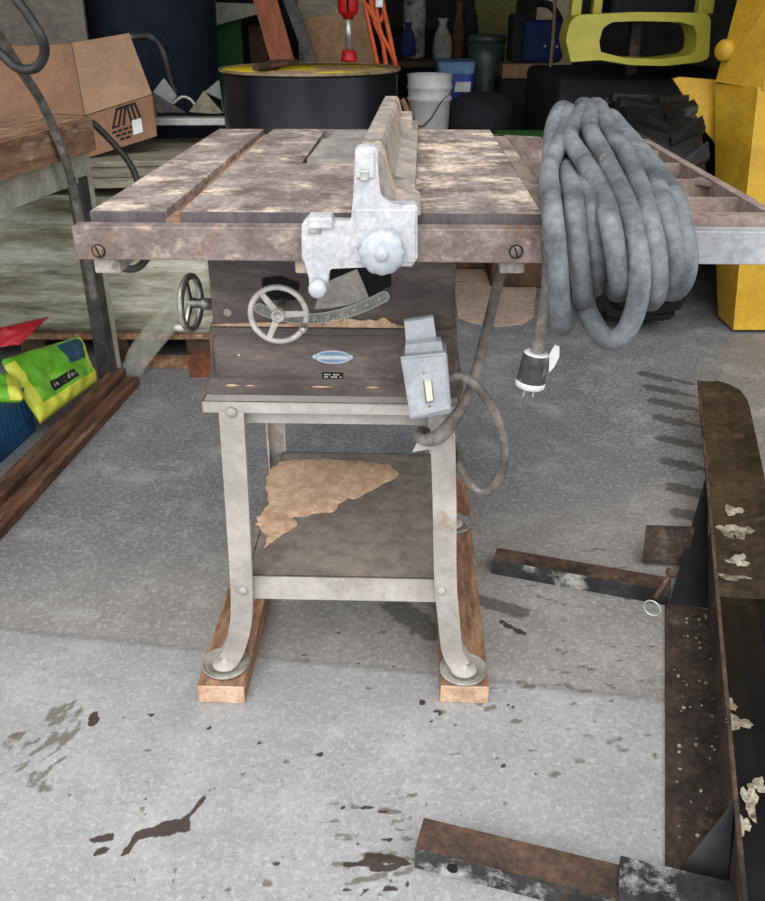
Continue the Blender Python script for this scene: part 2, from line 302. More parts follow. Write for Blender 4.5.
# ================================================================== SETTING
def floor_material():
    m = bpy.data.materials.new('concrete_floor'); m.use_nodes = True
    nt = m.node_tree; N = nt.nodes; L = nt.links; b = N['Principled BSDF']; b.inputs['Roughness'].default_value = 0.6
    b.inputs['Specular IOR Level'].default_value = 0.45
    tc = N.new('ShaderNodeTexCoord')
    def noise_(s, det=8, rough=0.65, st=(1, 1, 1)):
        mp = N.new('ShaderNodeMapping'); mp.inputs['Scale'].default_value = st; L.new(tc.outputs['Object'], mp.inputs[0])
        n = N.new('ShaderNodeTexNoise'); n.inputs['Scale'].default_value = s; n.inputs['Detail'].default_value = det; n.inputs['Roughness'].default_value = rough
        L.new(mp.outputs[0], n.inputs['Vector']); return n.outputs[0]
    def attr(n): a = N.new('ShaderNodeAttribute'); a.attribute_name = n; return a.outputs['Fac']
    def mr(x, a, b_): q = N.new('ShaderNodeMapRange'); q.inputs[1].default_value = a; q.inputs[2].default_value = b_; L.new(x, q.inputs[0]); return q.outputs[0]
    def mix(f, c1, c2):
        x = N.new('ShaderNodeMix'); x.data_type = 'RGBA'
        L.new(f, x.inputs[0])
        for c, i in ((c1, 6), (c2, 7)):
            if isinstance(c, str): x.inputs[i].default_value = hexc(c)
            else: L.new(c, x.inputs[i])
        return x.outputs[2]
    def math_(op, a, b_):
        x = N.new('ShaderNodeMath'); x.operation = op
        for v, i in ((a, 0), (b_, 1)):
            if isinstance(v, (int, float)): x.inputs[i].default_value = v
            else: L.new(v, x.inputs[i])
        return x.outputs[0]
    n1 = noise_(5, 10, .75); n2 = noise_(90, 8, .8); n3 = noise_(16, 10, 0.78); n4 = noise_(26, 10, 0.8, (1, 1, 1)); n5 = noise_(3.2, 10, .72); n6 = noise_(220, 3, .8)
    outside = mix(mr(n1, .3, .7), '#8b8b8c', '#a4a4a6')
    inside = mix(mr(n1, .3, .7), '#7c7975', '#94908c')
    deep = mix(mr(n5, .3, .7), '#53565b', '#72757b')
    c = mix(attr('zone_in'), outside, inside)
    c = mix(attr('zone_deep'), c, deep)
    c = mix(math_('MULTIPLY', mr(n2, .50, .64), .50), c, '#cfcfd0')
    c = mix(math_('MULTIPLY', mr(n6, .52, .66), .35), c, '#55534f')
    c = mix(math_('MULTIPLY', mr(n3, .60, .66), .45), c, '#5d564c')
    n7 = noise_(7, 12, .82); c = mix(math_('MULTIPLY', mr(n7, .50, .66), .40), c, '#c3c1bb')
    n8 = noise_(38, 10, .85); c = mix(math_('MULTIPLY', mr(n8, .56, .66), .60), c, '#67645e')
    n10 = noise_(70, 4, .7); c = mix(math_('MULTIPLY', mr(n10, .63, .70), .7), c, '#4c4843')
    n9 = noise_(2.1, 6, .6, (1, 3, 1)); c = mix(math_('MULTIPLY', mr(n9, .52, .70), .28), c, '#6f6a62')
    grime = math_('ADD', attr('grime'), math_('MULTIPLY', math_('SUBTRACT', n4, .5), 2.0))
    c = mix(math_('MULTIPLY', mr(grime, .55, .80), .75), c, '#56503f')
    st = math_('ADD', attr('stain'), math_('MULTIPLY', math_('SUBTRACT', n3, .5), 1.5))
    c = mix(math_('MULTIPLY', mr(st, .46, .54), .93), c, '#33241a')
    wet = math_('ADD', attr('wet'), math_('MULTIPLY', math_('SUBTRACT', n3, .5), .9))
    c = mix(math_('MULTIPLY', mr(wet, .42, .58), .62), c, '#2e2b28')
    cr = attr('joint'); c = mix(math_('MULTIPLY', cr, .5), c, '#55504a')
    L.new(c, b.inputs['Base Color'])
    L.new(math_('SUBTRACT', .62, math_('MULTIPLY', attr('zone_deep'), .17)), b.inputs['Roughness'])
    bp = N.new('ShaderNodeBump'); bp.inputs['Strength'].default_value = .4; bp.inputs['Distance'].default_value = .003
    L.new(n2, bp.inputs['Height']); L.new(bp.outputs[0], b.inputs['Normal'])
    return m
def sm(a, b, x):
    t = min(1, max(0, (x - a) / (b - a))); return t * t * (3 - 2 * t)
def seg_d(p, a, b):
    ab = b - a; t = max(0, min(1, (p - a).dot(ab) / ab.length_squared)); return (p - a - ab * t).length, t
def g2(px, py): p = atz(px, py); return Vector((p.x, p.y))
# stains: (pixel polyline, half width near/far, attribute)
STAINS = [([(138, 836), (160, 829), (184, 824)], .016, 'stain'), ([(160, 833), (184, 827)], .016, 'stain'), ([(184, 822), (196, 808), (203, 798)], .0065, 'stain'), ([(203, 798), (215, 783)], .004, 'stain'), ([(126, 853), (134, 840), (142, 836)], .0075, 'stain'),
          ([(96, 840), (110, 837)], .012, 'stain'), ([(98, 852), (106, 850)], .010, 'stain'), ([(88, 838), (90, 838)], .006, 'stain'),
          ([(368, 857), (400, 860)], .013, 'stain'), ([(345, 864), (395, 868)], .008, 'stain'), ([(362, 808), (386, 811)], .006, 'stain'), ([(372, 836), (392, 840)], .006, 'stain'),
          ([(395, 606), (430, 632)], .030, 'wet'), ([(480, 600), (520, 612)], .02, 'wet'), ([(500, 622), (524, 634)], .012, 'stain')]
rs = random.Random(11)
def strokes(x0, y0, x1, y1, n, ang_, ln0, ln1, wd, an='grime'):
    for _ in range(n):
        cx, cy = rs.uniform(x0, x1), rs.uniform(y0, y1); a_ = math.radians(ang_ + rs.uniform(-18, 18)); l_ = rs.uniform(ln0, ln1)
        STAINS.append(([(cx, cy), (cx + l_ * math.cos(a_), cy - l_ * math.sin(a_))], rs.uniform(.6, 1.3) * wd, an))
strokes(45, 715, 90, 750, 14, 50, 8, 24, .007); strokes(0, 740, 50, 775, 14, 40, 8, 26, .007); strokes(28, 780, 50, 795, 6, 60, 4, 12, .010); strokes(80, 715, 95, 725, 3, 60, 4, 8, .010, 'stain')
strokes(330, 790, 405, 895, 26, 0, 6, 24, .007); strokes(340, 860, 400, 895, 6, 0, 8, 26, .006, 'stain')
strokes(490, 545, 640, 600, 16, -8, 8, 30, .006); strokes(480, 640, 655, 690, 22, -10, 6, 22, .006); strokes(430, 700, 660, 780, 18, 0, 3, 12, .008)
strokes(250, 560, 430, 690, 10, 0, 3, 8, .007, 'grime')
for _ in range(46):
    cx, cy = rs.uniform(5, 660), rs.uniform(705, 895); STAINS.append(([(cx, cy), (cx + 2, cy + 1)], rs.uniform(.004, .009), 'grime' if rs.random() < .75 else 'stain'))
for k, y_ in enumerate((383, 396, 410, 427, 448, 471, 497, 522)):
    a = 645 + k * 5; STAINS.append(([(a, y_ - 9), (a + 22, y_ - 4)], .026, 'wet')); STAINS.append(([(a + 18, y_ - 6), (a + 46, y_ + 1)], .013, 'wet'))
for q in ((145, 797), (520, 733), (336, 632), (304, 655), (357, 663), (392, 665), (420, 700), (388, 674), (100, 446), (536, 775), (436, 712), (420, 703), (145, 797), (520, 733), (430, 722)):
    STAINS.append(([q, (q[0] + 3, q[1] + 1)], .006, 'stain'))
bm = B()
X0, X1, Y0, Y1 = -1.45, 1.55, 0.62, 3.20; st = 0.0085
nx = int((X1 - X0) / st); ny = int((Y1 - Y0) / st)
names = ['zone_in', 'zone_deep', 'grime', 'stain', 'wet', 'joint']
lay = {n: bm.verts.layers.float.new(n) for n in names}
J0, J1 = g2(0, 628), g2(662, 700)
SG = []
for pl, wdt, an in STAINS:
    Q = [g2(*p) for p in pl]; SG.append((Q, wdt * (.62 if an == 'stain' else .8 if an == 'grime' else 1.0), an, min(q.x for q in Q) - .08, max(q.x for q in Q) + .08, min(q.y for q in Q) - .08, max(q.y for q in Q) + .08))
def paint(v, x, y):
    wob = noise.noise(Vector((x * 5, y * 5, 0))) * .02
    side = (J1 - J0).x * (y - J0.y) - (J1 - J0).y * (x - J0.x)
    dj = side / (J1 - J0).length + wob * .3
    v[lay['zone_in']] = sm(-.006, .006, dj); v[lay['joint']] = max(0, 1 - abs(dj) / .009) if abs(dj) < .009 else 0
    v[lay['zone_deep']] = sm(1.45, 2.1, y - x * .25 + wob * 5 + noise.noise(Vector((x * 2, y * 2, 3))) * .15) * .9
    p = Vector((x, y))
    for Q, wdt, an, a, b_, c, d in SG:
        if a < x < b_ and c < y < d:
            m_ = min(seg_d(p, Q[i], Q[i + 1])[0] for i in range(len(Q) - 1))
            m_ += noise.noise(Vector((x * 60, y * 60, 2))) * wdt * .5
            val = max(0, 1 - m_ / (wdt * 2)) if m_ > 0 else 1
            if val > v[lay[an]]: v[lay[an]] = val
gv = [[None] * (nx + 1) for _ in range(ny + 1)]
for j in range(ny + 1):
    for i in range(nx + 1):
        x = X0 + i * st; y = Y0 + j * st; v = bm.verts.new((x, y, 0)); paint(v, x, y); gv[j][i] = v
for j in range(ny):
    for i in range(nx): bm.faces.new((gv[j][i], gv[j][i + 1], gv[j + 1][i + 1], gv[j + 1][i]))
xe, ye = X0 + nx * st, Y0 + ny * st
def fq(x0, x1, y0, y1, n=8):
    vs_ = []
    for p in ((x0, y0), (x1, y0), (x1, y1), (x0, y1)):
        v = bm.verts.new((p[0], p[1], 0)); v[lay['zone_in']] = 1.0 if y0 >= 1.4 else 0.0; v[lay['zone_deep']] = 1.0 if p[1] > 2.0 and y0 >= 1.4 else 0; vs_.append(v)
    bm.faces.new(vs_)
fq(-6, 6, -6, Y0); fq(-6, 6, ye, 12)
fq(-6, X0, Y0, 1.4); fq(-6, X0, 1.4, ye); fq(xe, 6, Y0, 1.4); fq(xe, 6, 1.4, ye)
me_f = struct('floor', bm, floor_material())

wallm = mat('dark_steel_cladding', '#3b3a34', '#4b4942', scale=4, rough=0.8)
ceilm = mat('dark_ceiling', '#35332f', '#413f3a', scale=4, rough=0.9)
bm = B(); add_box(bm, (-3.1, 1.9, 0), (-3.0, 9.0, 3.0)); struct('wall_left', bm, wallm)
bm = B(); add_box(bm, (4.0, 1.9, 0), (4.1, 9.0, 3.0)); struct('wall_right', bm, wallm)
bm = B(); add_box(bm, (-3.1, 9.0, 0), (4.1, 9.1, 3.0)); struct('wall_back', bm, wallm)
bm = B(); add_box(bm, (-3.1, 1.9, 3.0), (4.1, 9.1, 3.1)); struct('ceiling', bm, ceilm)
bm = B(); add_box(bm, (-3.1, 1.9, 2.5), (4.1, 2.0, 3.0)); struct('wall_front', bm, wallm)

# ================================================================== TABLE SAW
SO = Vector((-0.086, 1.085, 0)); SR = -0.0314
saw, F = thing('table_saw', 'old rusty table saw on a pale steel stand with sawdust on its top', 'table saw', SO, SR)
def S(px, py, y): return aty(px, py, y, F)
TZ = 0.92
# --- main table
WX0, WX1 = -0.2855, 0.2855
bm = B()
D = 0.815
sx0, sx1 = -0.190, -0.170
add_box(bm, (WX0, 0, TZ - .030), (sx0, D, TZ), .0015)
add_box(bm, (sx0, 0.001, TZ - .030), (sx1, D, TZ - .010), 0, mi=1)
# centre section around the throat opening
q_ = atz(301.5, 163, TZ, F); hx0, hx1, hy0, hy1 = q_.x, q_.x + .11, q_.y, atz(325, 131, TZ, F).y
add_box(bm, (sx1, 0, TZ - .030), (hx0, D, TZ))
add_box(bm, (hx1, 0, TZ - .030), (WX1, D, TZ))
add_box(bm, (hx0, 0, TZ - .030), (hx1, hy0, TZ))
add_box(bm, (hx0, hy1, TZ - .030), (hx1, D, TZ))
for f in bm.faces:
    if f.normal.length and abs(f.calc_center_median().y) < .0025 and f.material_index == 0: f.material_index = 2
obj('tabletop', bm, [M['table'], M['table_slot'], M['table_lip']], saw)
bm = B(); add_box(bm, (hx0, hy0, TZ - .030), (hx1, hy1, TZ - .022)); obj('throat_recess', bm, M['black'], saw)
bm = B()
a = [S(307, 162, .49), S(352, 163, .49)]
z = TZ + .0075
pl = [atz(307, 159, z, F), atz(358, 159, z, F), atz(372, 131, z, F), atz(335, 130, z, F), atz(331, 138, z, F), atz(323, 138.5, z, F)]
pl = [(p.x, p.y, z) for p in pl]
add_prism(bm, pl, (0, 0, -.0075)); obj('throat_plate', bm, M['insert'], saw, 'grey sheet steel plate over the blade slot')
# --- grid wing (cast iron extension) on the right
bm = B()
wx0, wx1, wl = WX1 + .0015, 0.585, 0.70
def bar(a, b, w_, z0=TZ - .042, z1=TZ - .001):
    a = Vector((a[0], a[1], 0)); b = Vector((b[0], b[1], 0)); d = (b - a).normalized(); s = Vector((-d.y, d.x, 0)) * w_ / 2
    add_prism(bm, [(*(a - s).xy, z0), (*(b - s).xy, z0), (*(b + s).xy, z0), (*(a + s).xy, z0)], (0, 0, z1 - z0))
bar((wx0 + .011, 0), (wx0 + .011, wl + .05), .022); bar((wx1 - .007, 0), (wx1 - .007, wl - .02), .014)
bar((wx0, .012), (wx1, .012), .024)
bar((wx0, wl + .045), (wx0 + .10, wl), .022); bar((wx0 + .09, wl), (wx1, wl - .02), .022)
for y_ in (.13, .27, .42, .56): bar((wx0, y_), (wx1, y_), .013, z1=TZ - .004)
bar((wx0 + .145, 0), (wx0 + .145, wl), .011, z1=TZ - .005)
# corner webs
for (cx, cy, dx, dy) in ((wx1, 0.02, -1, 1), (wx1, wl - .03, -1, -1), (wx1, .275, -1, 1), (wx1, .265, -1, -1)):
    add_prism(bm, [(cx, cy, TZ - .01), (cx + dx * .035, cy, TZ - .01), (cx, cy + dy * .035, TZ - .01)], (0, 0, .006))
obj('extension_wing', bm, M['wing'], saw, 'open grid cast extension wing')
# --- front and rear rails
rz0, rz1 = S(300, 261.5, -.030).z, S(300, 228, -.030).z
bm = B(); add_box(bm, (-.300, -.030, rz0), (S(556, 250, -.03).x, -.003, rz1), .0015); obj('front_rail', bm, M['rail'], saw)
bm = B(); add_box(bm, (S(556, 250, -.03).x, -.0295, rz0 + .0005), (.640, -.0035, rz1 - .0005), .0012)
obj('front_rail', bm, M['rail_grey'], saw, 'bare grey right end of the front rail')
bm = B(); add_box(bm, (-.27, D + .002, rz0), (.30, D + .018, rz1 - .01), .0015); obj('rear_rail', bm, M['rail'], saw)
for (px_, py_) in ((98.5, 251), (516, 251.5)):
    c = S(px_, py_, -.031); bm = B()
    add_lathe(bm, [(.0072, 0), (.0072, .0012), (.0062, .0024), (.002, .003)], c, (0, -1, 0), 20)
    sc = obj('rail_screw', bm, M['rail'], saw)
    bm = B(); R = Matrix.Rotation(math.radians(-18), 3, 'Y')
    add_box(bm, c + Vector((-.0009, -.0036, -.0066)), c + Vector((.0009, -.0024, .0066)), rot=R); obj('screw_slot', bm, M['black'], sc)
    bm = B(); add_torus(bm, c + Vector((0, -.0006, 0)), (0, 1, 0), .0080, .0008, 24, 6); obj('screw_ring', bm, M['black'], sc)
for (x0, x1) in ((97, 123), (296, 316), (499, 524)):
    p = S(x0, 272, -.012); q = S(x1, 272, -.012)
    bm = B(); add_box(bm, (p.x, -.02, p.z), (q.x, .055, rz0 + .0005 if False else TZ - .031), .003); obj('rail_spacer', bm, M['fence'], saw)
bm = B(); add_tube(bm, [S(116, 255, .08), S(120, 266, .075), S(130, 269, .07), S(140, 266, .07), S(150, 254, .08)], .0055, 10); obj('motor_cord', bm, M['hose_black'], saw)
# --- rip fence
fence_o = obj('rip_fence', (lambda b_: b_)(B()), M['fence'], saw) if False else None
bm = B()
xl0 = S(353.5, 200, -.02).x; xl1 = atz(383.5, 96, .992, F).x
yfar = .86; zfar = S(391, 96, yfar).z; znear = S(365, 152, -.01).z; xl1 = S(383.5, 97, yfar).x
secs = []
prof = [(0, .9215), (.001, .986), (.005, .992), (.028, .992), (.033, .985), (.040, .955), (.046, .940), (.074, .934), (.075, .9215)]
for t in [k / 24 for k in range(25)]:
    y_ = -.018 + t * (yfar + .018); xo = xl0 + (xl1 - xl0) * t
    wob = 0 ; drop = .012 * sm(.05, .0, t)
    secs.append([(xo + px_ * (1.0 + (.10 if t < .12 else 0)) + (wob if i in (5, 6) else 0), y_, .9215 + (z_ - .9215) * ((znear + (zfar - znear) * t) - .9215) / (.992 - .9215)) for i, (px_, z_) in enumerate(prof)])
add_loft(bm, secs)
# rear foot
add_box(bm, (xl1 + .028, yfar - .14, .9215), (xl1 + .062, yfar - .03, .955), .004)
fence = obj('rip_fence', bm, M['fence'], saw, 'long dusty cast rip fence across the table')
bm = B()
HP = [(355, 150), (358, 147.5), (374, 147), (377.5, 150), (378.5, 192), (382, 200), (391, 205), (415, 205), (417.5, 208), (417.5, 258), (412, 267), (331, 267), (328, 270), (328, 284), (325, 292), (312, 292), (309, 284), (308.5, 270), (301.5, 258), (301.5, 225), (309, 216.5), (331, 216), (333, 222), (351, 222.5), (353, 218), (353.5, 192)]
yF = -.058
pts = [S(x, y, yF) for x, y in HP]
fs = add_prism(bm, pts, (0, .025, 0))
bmesh.ops.bevel(bm, geom=[e for e in bm.edges if all(abs(v.co.y - yF) < 1e-5 for v in e.verts)], offset=.0022, segments=2, affect='EDGES')
# shoulder block bridging head to rail
p = S(302, 225, yF); q = S(417, 262, yF)
add_box(bm, (p.x + .004, -.036, q.z + .004), (q.x - .003, -.031, p.z - .002), .002)
head = obj('fence_head', bm, M['silver'], fence, 'flaking silver painted clamp head of the fence')
# raised ribs / pads on the head
bm = B()
p = S(355.5, 178, yF); q = S(374.5, 151, yF)
add_box(bm, (p.x, yF - .004, p.z), (q.x, yF + .002, q.z), .0018)
p = S(309, 228, yF); q = S(333, 217, yF)
add_box(bm, (p.x, yF - .005, p.z), (q.x, yF + .002, q.z), .002)
p = S(356, 262, yF); q = S(416, 209, yF)
add_box(bm, (p.x, yF - .003, p.z), (q.x, yF + .002, q.z), .002)
obj('raised_pad', bm, M['silver'], fence)
bm = B()
p = S(360.5, 180, yF); q = S(369, 170, yF); add_box(bm, (p.x, yF - .0065, p.z), (q.x, yF, q.z), .001)
obj('lug', bm, M['nickel'], fence); bm = B()
p = S(308, 233, yF); q = S(321, 227, yF); add_box(bm, (p.x, yF - .0035, p.z), (q.x, yF, q.z), .001)
obj('lug', bm, M['nickel'], fence)
# scalloped clamp knob
c = S(382, 251.5, yF - .02); bm = B()
R0 = .0268; prof2 = [(R0 * .55, .0, 0), (R0 * .97, .001, .6), (R0, .006, 1), (R0, .014, 1), (R0 * .90, .018, .8), (R0 * .6, .021, .2), (R0 * .35, .0225, 0), (.0001, .023, 0)]
rings = []
for r_, h, am in prof2:
    ring = []
    for k in range(72):
        a_ = 2 * PI * k / 72; rr = r_ * (1 + .045 * am * abs(math.cos(6 * a_)) - .02 * am)
        ring.append(bm.verts.new(c + Vector((rr * math.cos(a_), -h + .008, rr * math.sin(a_)))))
    rings.append(ring)
for i in range(len(rings) - 1):
    for k in range(72):
        f = bm.faces.new((rings[i][k], rings[i][(k + 1) % 72], rings[i + 1][(k + 1) % 72], rings[i + 1][k])); f.smooth = True
bm.faces.new(rings[0])
add_lathe(bm, [(.0095, 0), (.0085, .004), (.005, .0065), (.0001, .007)], c + Vector((0, -.0125, 0)), (0, -1, 0), 20)
add_lathe(bm, [(.010, 0), (.010, .02)], c + Vector((0, .026, 0)), (0, -1, 0), 16)
obj('clamp_knob', bm, M['knob'], fence, 'round scalloped silver knob')
c = S(318.5, 286, yF); bm = B()
add_lathe(bm, [(.0108, -.004), (.0112, .012), (.0108, .017), (.0085, .0195), (.0001, .0202)], c, (0, -1, 0), 28); obj('adjuster_knob', bm, M['knob'], fence)
# --- cabinet
YC = .135
cb = []
bl = S(203, 391, YC); br = S(463.5, 391, YC); ul = S(210, 300, YC); ur = S(457, 300, YC)
zb = .6105; ZL = S(330, 327, .143).z
CB = .56
def sec(x0, x1, y0, z): return rrect(x0, x1, y0, CB + (YC - y0), z, .016)
xm = (bl.x + br.x) / 2
bm = B()
add_loft(bm, [sec(bl.x, br.x, YC - .004, zb), sec(bl.x, br.x, YC - .004, zb + .010), sec(bl.x + .006, br.x - .006, YC + .004, zb + .016), sec(bl.x + .010, br.x - .008, YC + .008, zb + .022),
              sec(bl.x + .014, br.x - .012, YC + .008, ZL - .010), sec(bl.x + .016, br.x - .014, YC + .010, ZL - .004), sec(bl.x + .019, br.x - .017, YC + .017, ZL), sec(bl.x + .020, br.x - .018, YC + .017, TZ - .0305)])
cabinet = obj('cabinet', bm, M['cab'], saw, 'brown rusted sheet steel saw body')
yb = YC + .008; yu = YC + .017
# sunken panel line on lower body
bm = B(); P0 = S(212, 378, yb); P1 = S(456, 337, yb)
fr = rrect(P0.x + .004, P1.x, P0.z + .002, P1.z, 0, .012)
add_tube(bm, [(x, yb, z_) for x, z_, _ in [(a_[0], a_[1], 0) for a_ in fr]], .0012, 6, smooth=False, closed=True); obj('panel_bead', bm, M['cab'], cabinet)
# sawdust line on the step
bm = B(); 
def dust_strip(x0, x1, y0, w_, z0, h, n):
    top = []; 
    for k in range(n + 1):
        t = k / n; x = x0 + (x1 - x0) * t; hh = h * 1.4 * (.35 + .65 * abs(noise.noise(Vector((x * 38, 1, z0 * 9))))) * min(1, 6 * t, 6 * (1 - t))
        top.append([(x, y0, z0), (x, y0 + w_ * .3, z0 + hh), (x, y0 + w_, z0 + hh * .9), (x, y0 + w_, z0)])
    add_loft(bm, top)
dust_strip(bl.x + .02, br.x - .075, YC + .0085, .010, ZL - .0005, .006, 40)
dust_strip(S(318, 318, yu).x, S(400, 318, yu).x, YC + .0085, .012, ZL, .016, 30)
dust_strip(S(220, 385, YC).x, S(265, 385, YC).x, YC - .002, .010, zb + .0105, .006, 20)
dust_strip(S(275, 385, YC).x, S(400, 385, YC).x, YC - .002, .008, zb + .0105, .004, 30)
sd = obj('sawdust', bm, M['sawdust'], cabinet); sd['kind'] = 'stuff'
# black plates painting the shade of the openings, quadrant plate, tilt scale
bm = B(); add_prism(bm, [S(x, y, yu - .0006) for x, y in ((330, 264), (392, 264), (391, 286), (384, 289), (366, 298), (345, 303), (330, 300))], (0, .003, 0)); obj('tilt_opening_shade', bm, M['black'], cabinet)
bm = B(); add_prism(bm, [S(x, y, yu - .0032) for x, y in ((322, 284), (357, 269), (363, 283), (369, 298), (350, 305), (330, 308), (314, 309))], (0, .003, 0)); obj('quadrant_plate', bm, M['insert'], cabinet)
bm = B(); add_prism(bm, [S(x, y, yu - .0008) for x, y in ((262, 278), (281, 276), (300, 283), (297, 300), (262, 300))], (0, .003, 0)); obj('crank_opening_shade', bm, M['black'], cabinet)
arc = [(260, 308.5), (272, 313.5), (288, 317.3), (305, 318.8), (322, 318), (338, 315), (354, 310), (369, 304), (384, 296.5)]
bm = B(); hw = .0078
C = smooth_path([S(x, y, yu - .0048) for x, y in arc], 5)
up, dn = [], []
for i, p in enumerate(C):
    t = (C[min(i + 1, len(C) - 1)] - C[max(i - 1, 0)]).normalized(); nn = Vector((-t.z, 0, t.x)); up.append(p + nn * hw); dn.append(p - nn * hw)
tE = (C[-1] - C[-2]).normalized(); tS = (C[0] - C[1]).normalized()
def capp(c0, t, a0): 
    nn = Vector((-t.z, 0, t.x)); return [c0 + nn * hw * math.cos(a_) + t * hw * math.sin(a_) for a_ in [PI * k / 8 for k in range(1, 8)]]
outl = up + capp(C[-1], tE, 0) + dn[::-1] + capp(C[0], tS, 0)
add_prism(bm, outl, (0, .0022, 0))
sc = obj('tilt_scale', bm, M['scale'], cabinet, 'curved engraved tilt gauge strip')
bm = B(); add_tube(bm, [p + Vector((0, -.0002, 0)) for p in outl], .0007, 5, smooth=False, closed=True); obj('scale_border', bm, M['mark'], cabinet)
bm = B()
n_t = 46
for k in range(n_t):
    f_ = k / (n_t - 1) * (len(C) - 1); i = min(int(f_), len(C) - 2); p = C[i].lerp(C[i + 1], f_ - i); t = (C[i + 1] - C[i]).normalized(); nn = Vector((-t.z, 0, t.x))
    ln = .004 if k % 5 == 0 else .0024; a_ = p + nn * (hw - .001); b_ = p + nn * (hw - .001 - ln); s = t * .00025
    add_prism(bm, [a_ - s, a_ + s, b_ + s, b_ - s], (0, -.0004, 0))
obj('scale_ticks', bm, M['mark'], cabinet)
def on_arc(fr, off):
    f_ = fr * (len(C) - 1); i = min(int(f_), len(C) - 2); p = C[i].lerp(C[i + 1], f_ - i); t = (C[i + 1] - C[i]).normalized(); nn = Vector((-t.z, 0, t.x))
    return p + nn * off, math.atan2(t.z, t.x)
for k in range(10):
    p, a_ = on_arc(.03 + k * .103, -.0002)
    if k in (1, 2, 3): continue
    text_mesh('scale_number', str(k * 5), .0062, M['mark'], cabinet, Matrix.Translation(p + Vector((0, -.0004, 0))) @ Matrix.Rotation(-a_, 4, 'Y') @ Matrix.Rotation(PI / 2, 4, 'X'), .0002)
for i, ch in enumerate('TILT GAUGE'):
    if ch == ' ': continue
    p, a_ = on_arc(.44 + i * .028, -.0050)
    text_mesh('scale_letter', ch, .0052, M['mark'], cabinet, Matrix.Translation(p + Vector((0, -.0004, 0))) @ Matrix.Rotation(-a_, 4, 'Y') @ Matrix.Rotation(PI / 2, 4, 'X'), .0002)
# badge
c = S(333, 357, yb - .001)
def ell(rx, rz, y0, dy, n=40, sharp=0): return [(c.x + rx * math.cos(2 * PI * k / n), y0, c.z + rz * math.sin(2 * PI * k / n)) for k in range(n)]
bm = B(); add_prism(bm, ell(.0275, .0108, yb - .002, 0), (0, .003, 0))
for s in (-1, 1): add_lathe(bm, [(.0042, 0), (.0042, .0025), (.0001, .0026)], (c.x + s * .0275, yb, c.z), (0, -1, 0), 12)
bd = obj('badge', bm, M['badge'], cabinet, 'oval blue and silver maker badge')
bm = B(); add_prism(bm, ell(.0245, .0088, yb - .0026, 0), (0, .001, 0)); obj('badge_field', bm, M['badge_band'], cabinet)
bm = B(); add_box(bm, (c.x - .0235, yb - .0031, c.z - .0030), (c.x + .0235, yb - .002, c.z + .0030)); obj('badge_bar', bm, M['badge'], cabinet)
text_mesh('badge_lettering', 'CRAFTSMAN', .0066, M['white'], cabinet, Matrix.Translation((c.x, yb - .0034, c.z)) @ Matrix.Rotation(PI / 2, 4, 'X'), .0003, bold=.00015)
c2 = S(332.5, 375.5, yb - .001)
bm = B(); add_box(bm, (c2.x - .0165, yb - .0018, c2.z - .005), (c2.x + .0165, yb + .001, c2.z + .005), .0008); obj('data_plate', bm, M['black'], cabinet, 'small black data plate')
bm = B()
for r_ in range(2):
    for k in range(8):
        if (k + r_) % 4 == 3: continue
        x = c2.x - .013 + k * .0035; add_box(bm, (x, yb - .0024, c2.z + .001 - r_ * .004), (x + .0026, yb - .0017, c2.z + .0028 - r_ * .004))
obj('plate_print', bm, M['mark'], cabinet)
c = S(227.5, 312.5, yu); bm = B(); add_lathe(bm, [(.0062, 0), (.0062, .0015), (.005, .0022), (.0001, .0024)], c + Vector((0, .001, 0)), (0, -1, 0), 20); obj('plug_button', bm, M['fence'], cabinet)
c = S(239, 355, yb); bm = B(); add_lathe(bm, [(.0016, 0), (.0016, .001)], c, (0, -1, 0), 10); obj('rivet', bm, M['mark'], cabinet)
# front handwheel
yw = YC - .045
c = S(278.5, 314.5, yw); rw = .0405
bm = B(); add_torus(bm, c, (0, 1, 0), rw, .0043, 48, 10)
wheel = obj('handwheel', bm, M['nickel_pale'], saw, 'front handwheel of worn pale metal')
bm = B()
for a_ in (108, 10, 228): pass
for (tx, ty) in ((259, 290), (309, 313), (268, 341)):
    e = S(tx, ty, yw); d = (e - c).normalized(); s = Vector((-d.z, 0, d.x)) * .0052
    e = c + d * rw; add_prism(bm, [c - s + Vector((0, .004, 0)), c + s + Vector((0, .004, 0)), e + s * .7 + Vector((0, .001, 0)), e - s * .7 + Vector((0, .001, 0))], (0, -.004, 0))
obj('spokes', bm, M['nickel_pale'], wheel)
bm = B(); add_lathe(bm, [(.0085, -.052), (.0085, -.008), (.0098, -.006), (.0098, .008), (.006, .0085), (.0055, .004), (.0001, .004)], c, (0, -1, 0), 24); obj('hub', bm, M['nickel_pale'], wheel)
e = S(305, 324, yw); bm = B(); add_lathe(bm, [(.003, -.002), (.003, .008), (.0055, .010), (.0062, .022), (.0045, .028), (.0001, .029)], e, (0, -1, 0), 18); obj('crank_handle', bm, M['nickel'], wheel)
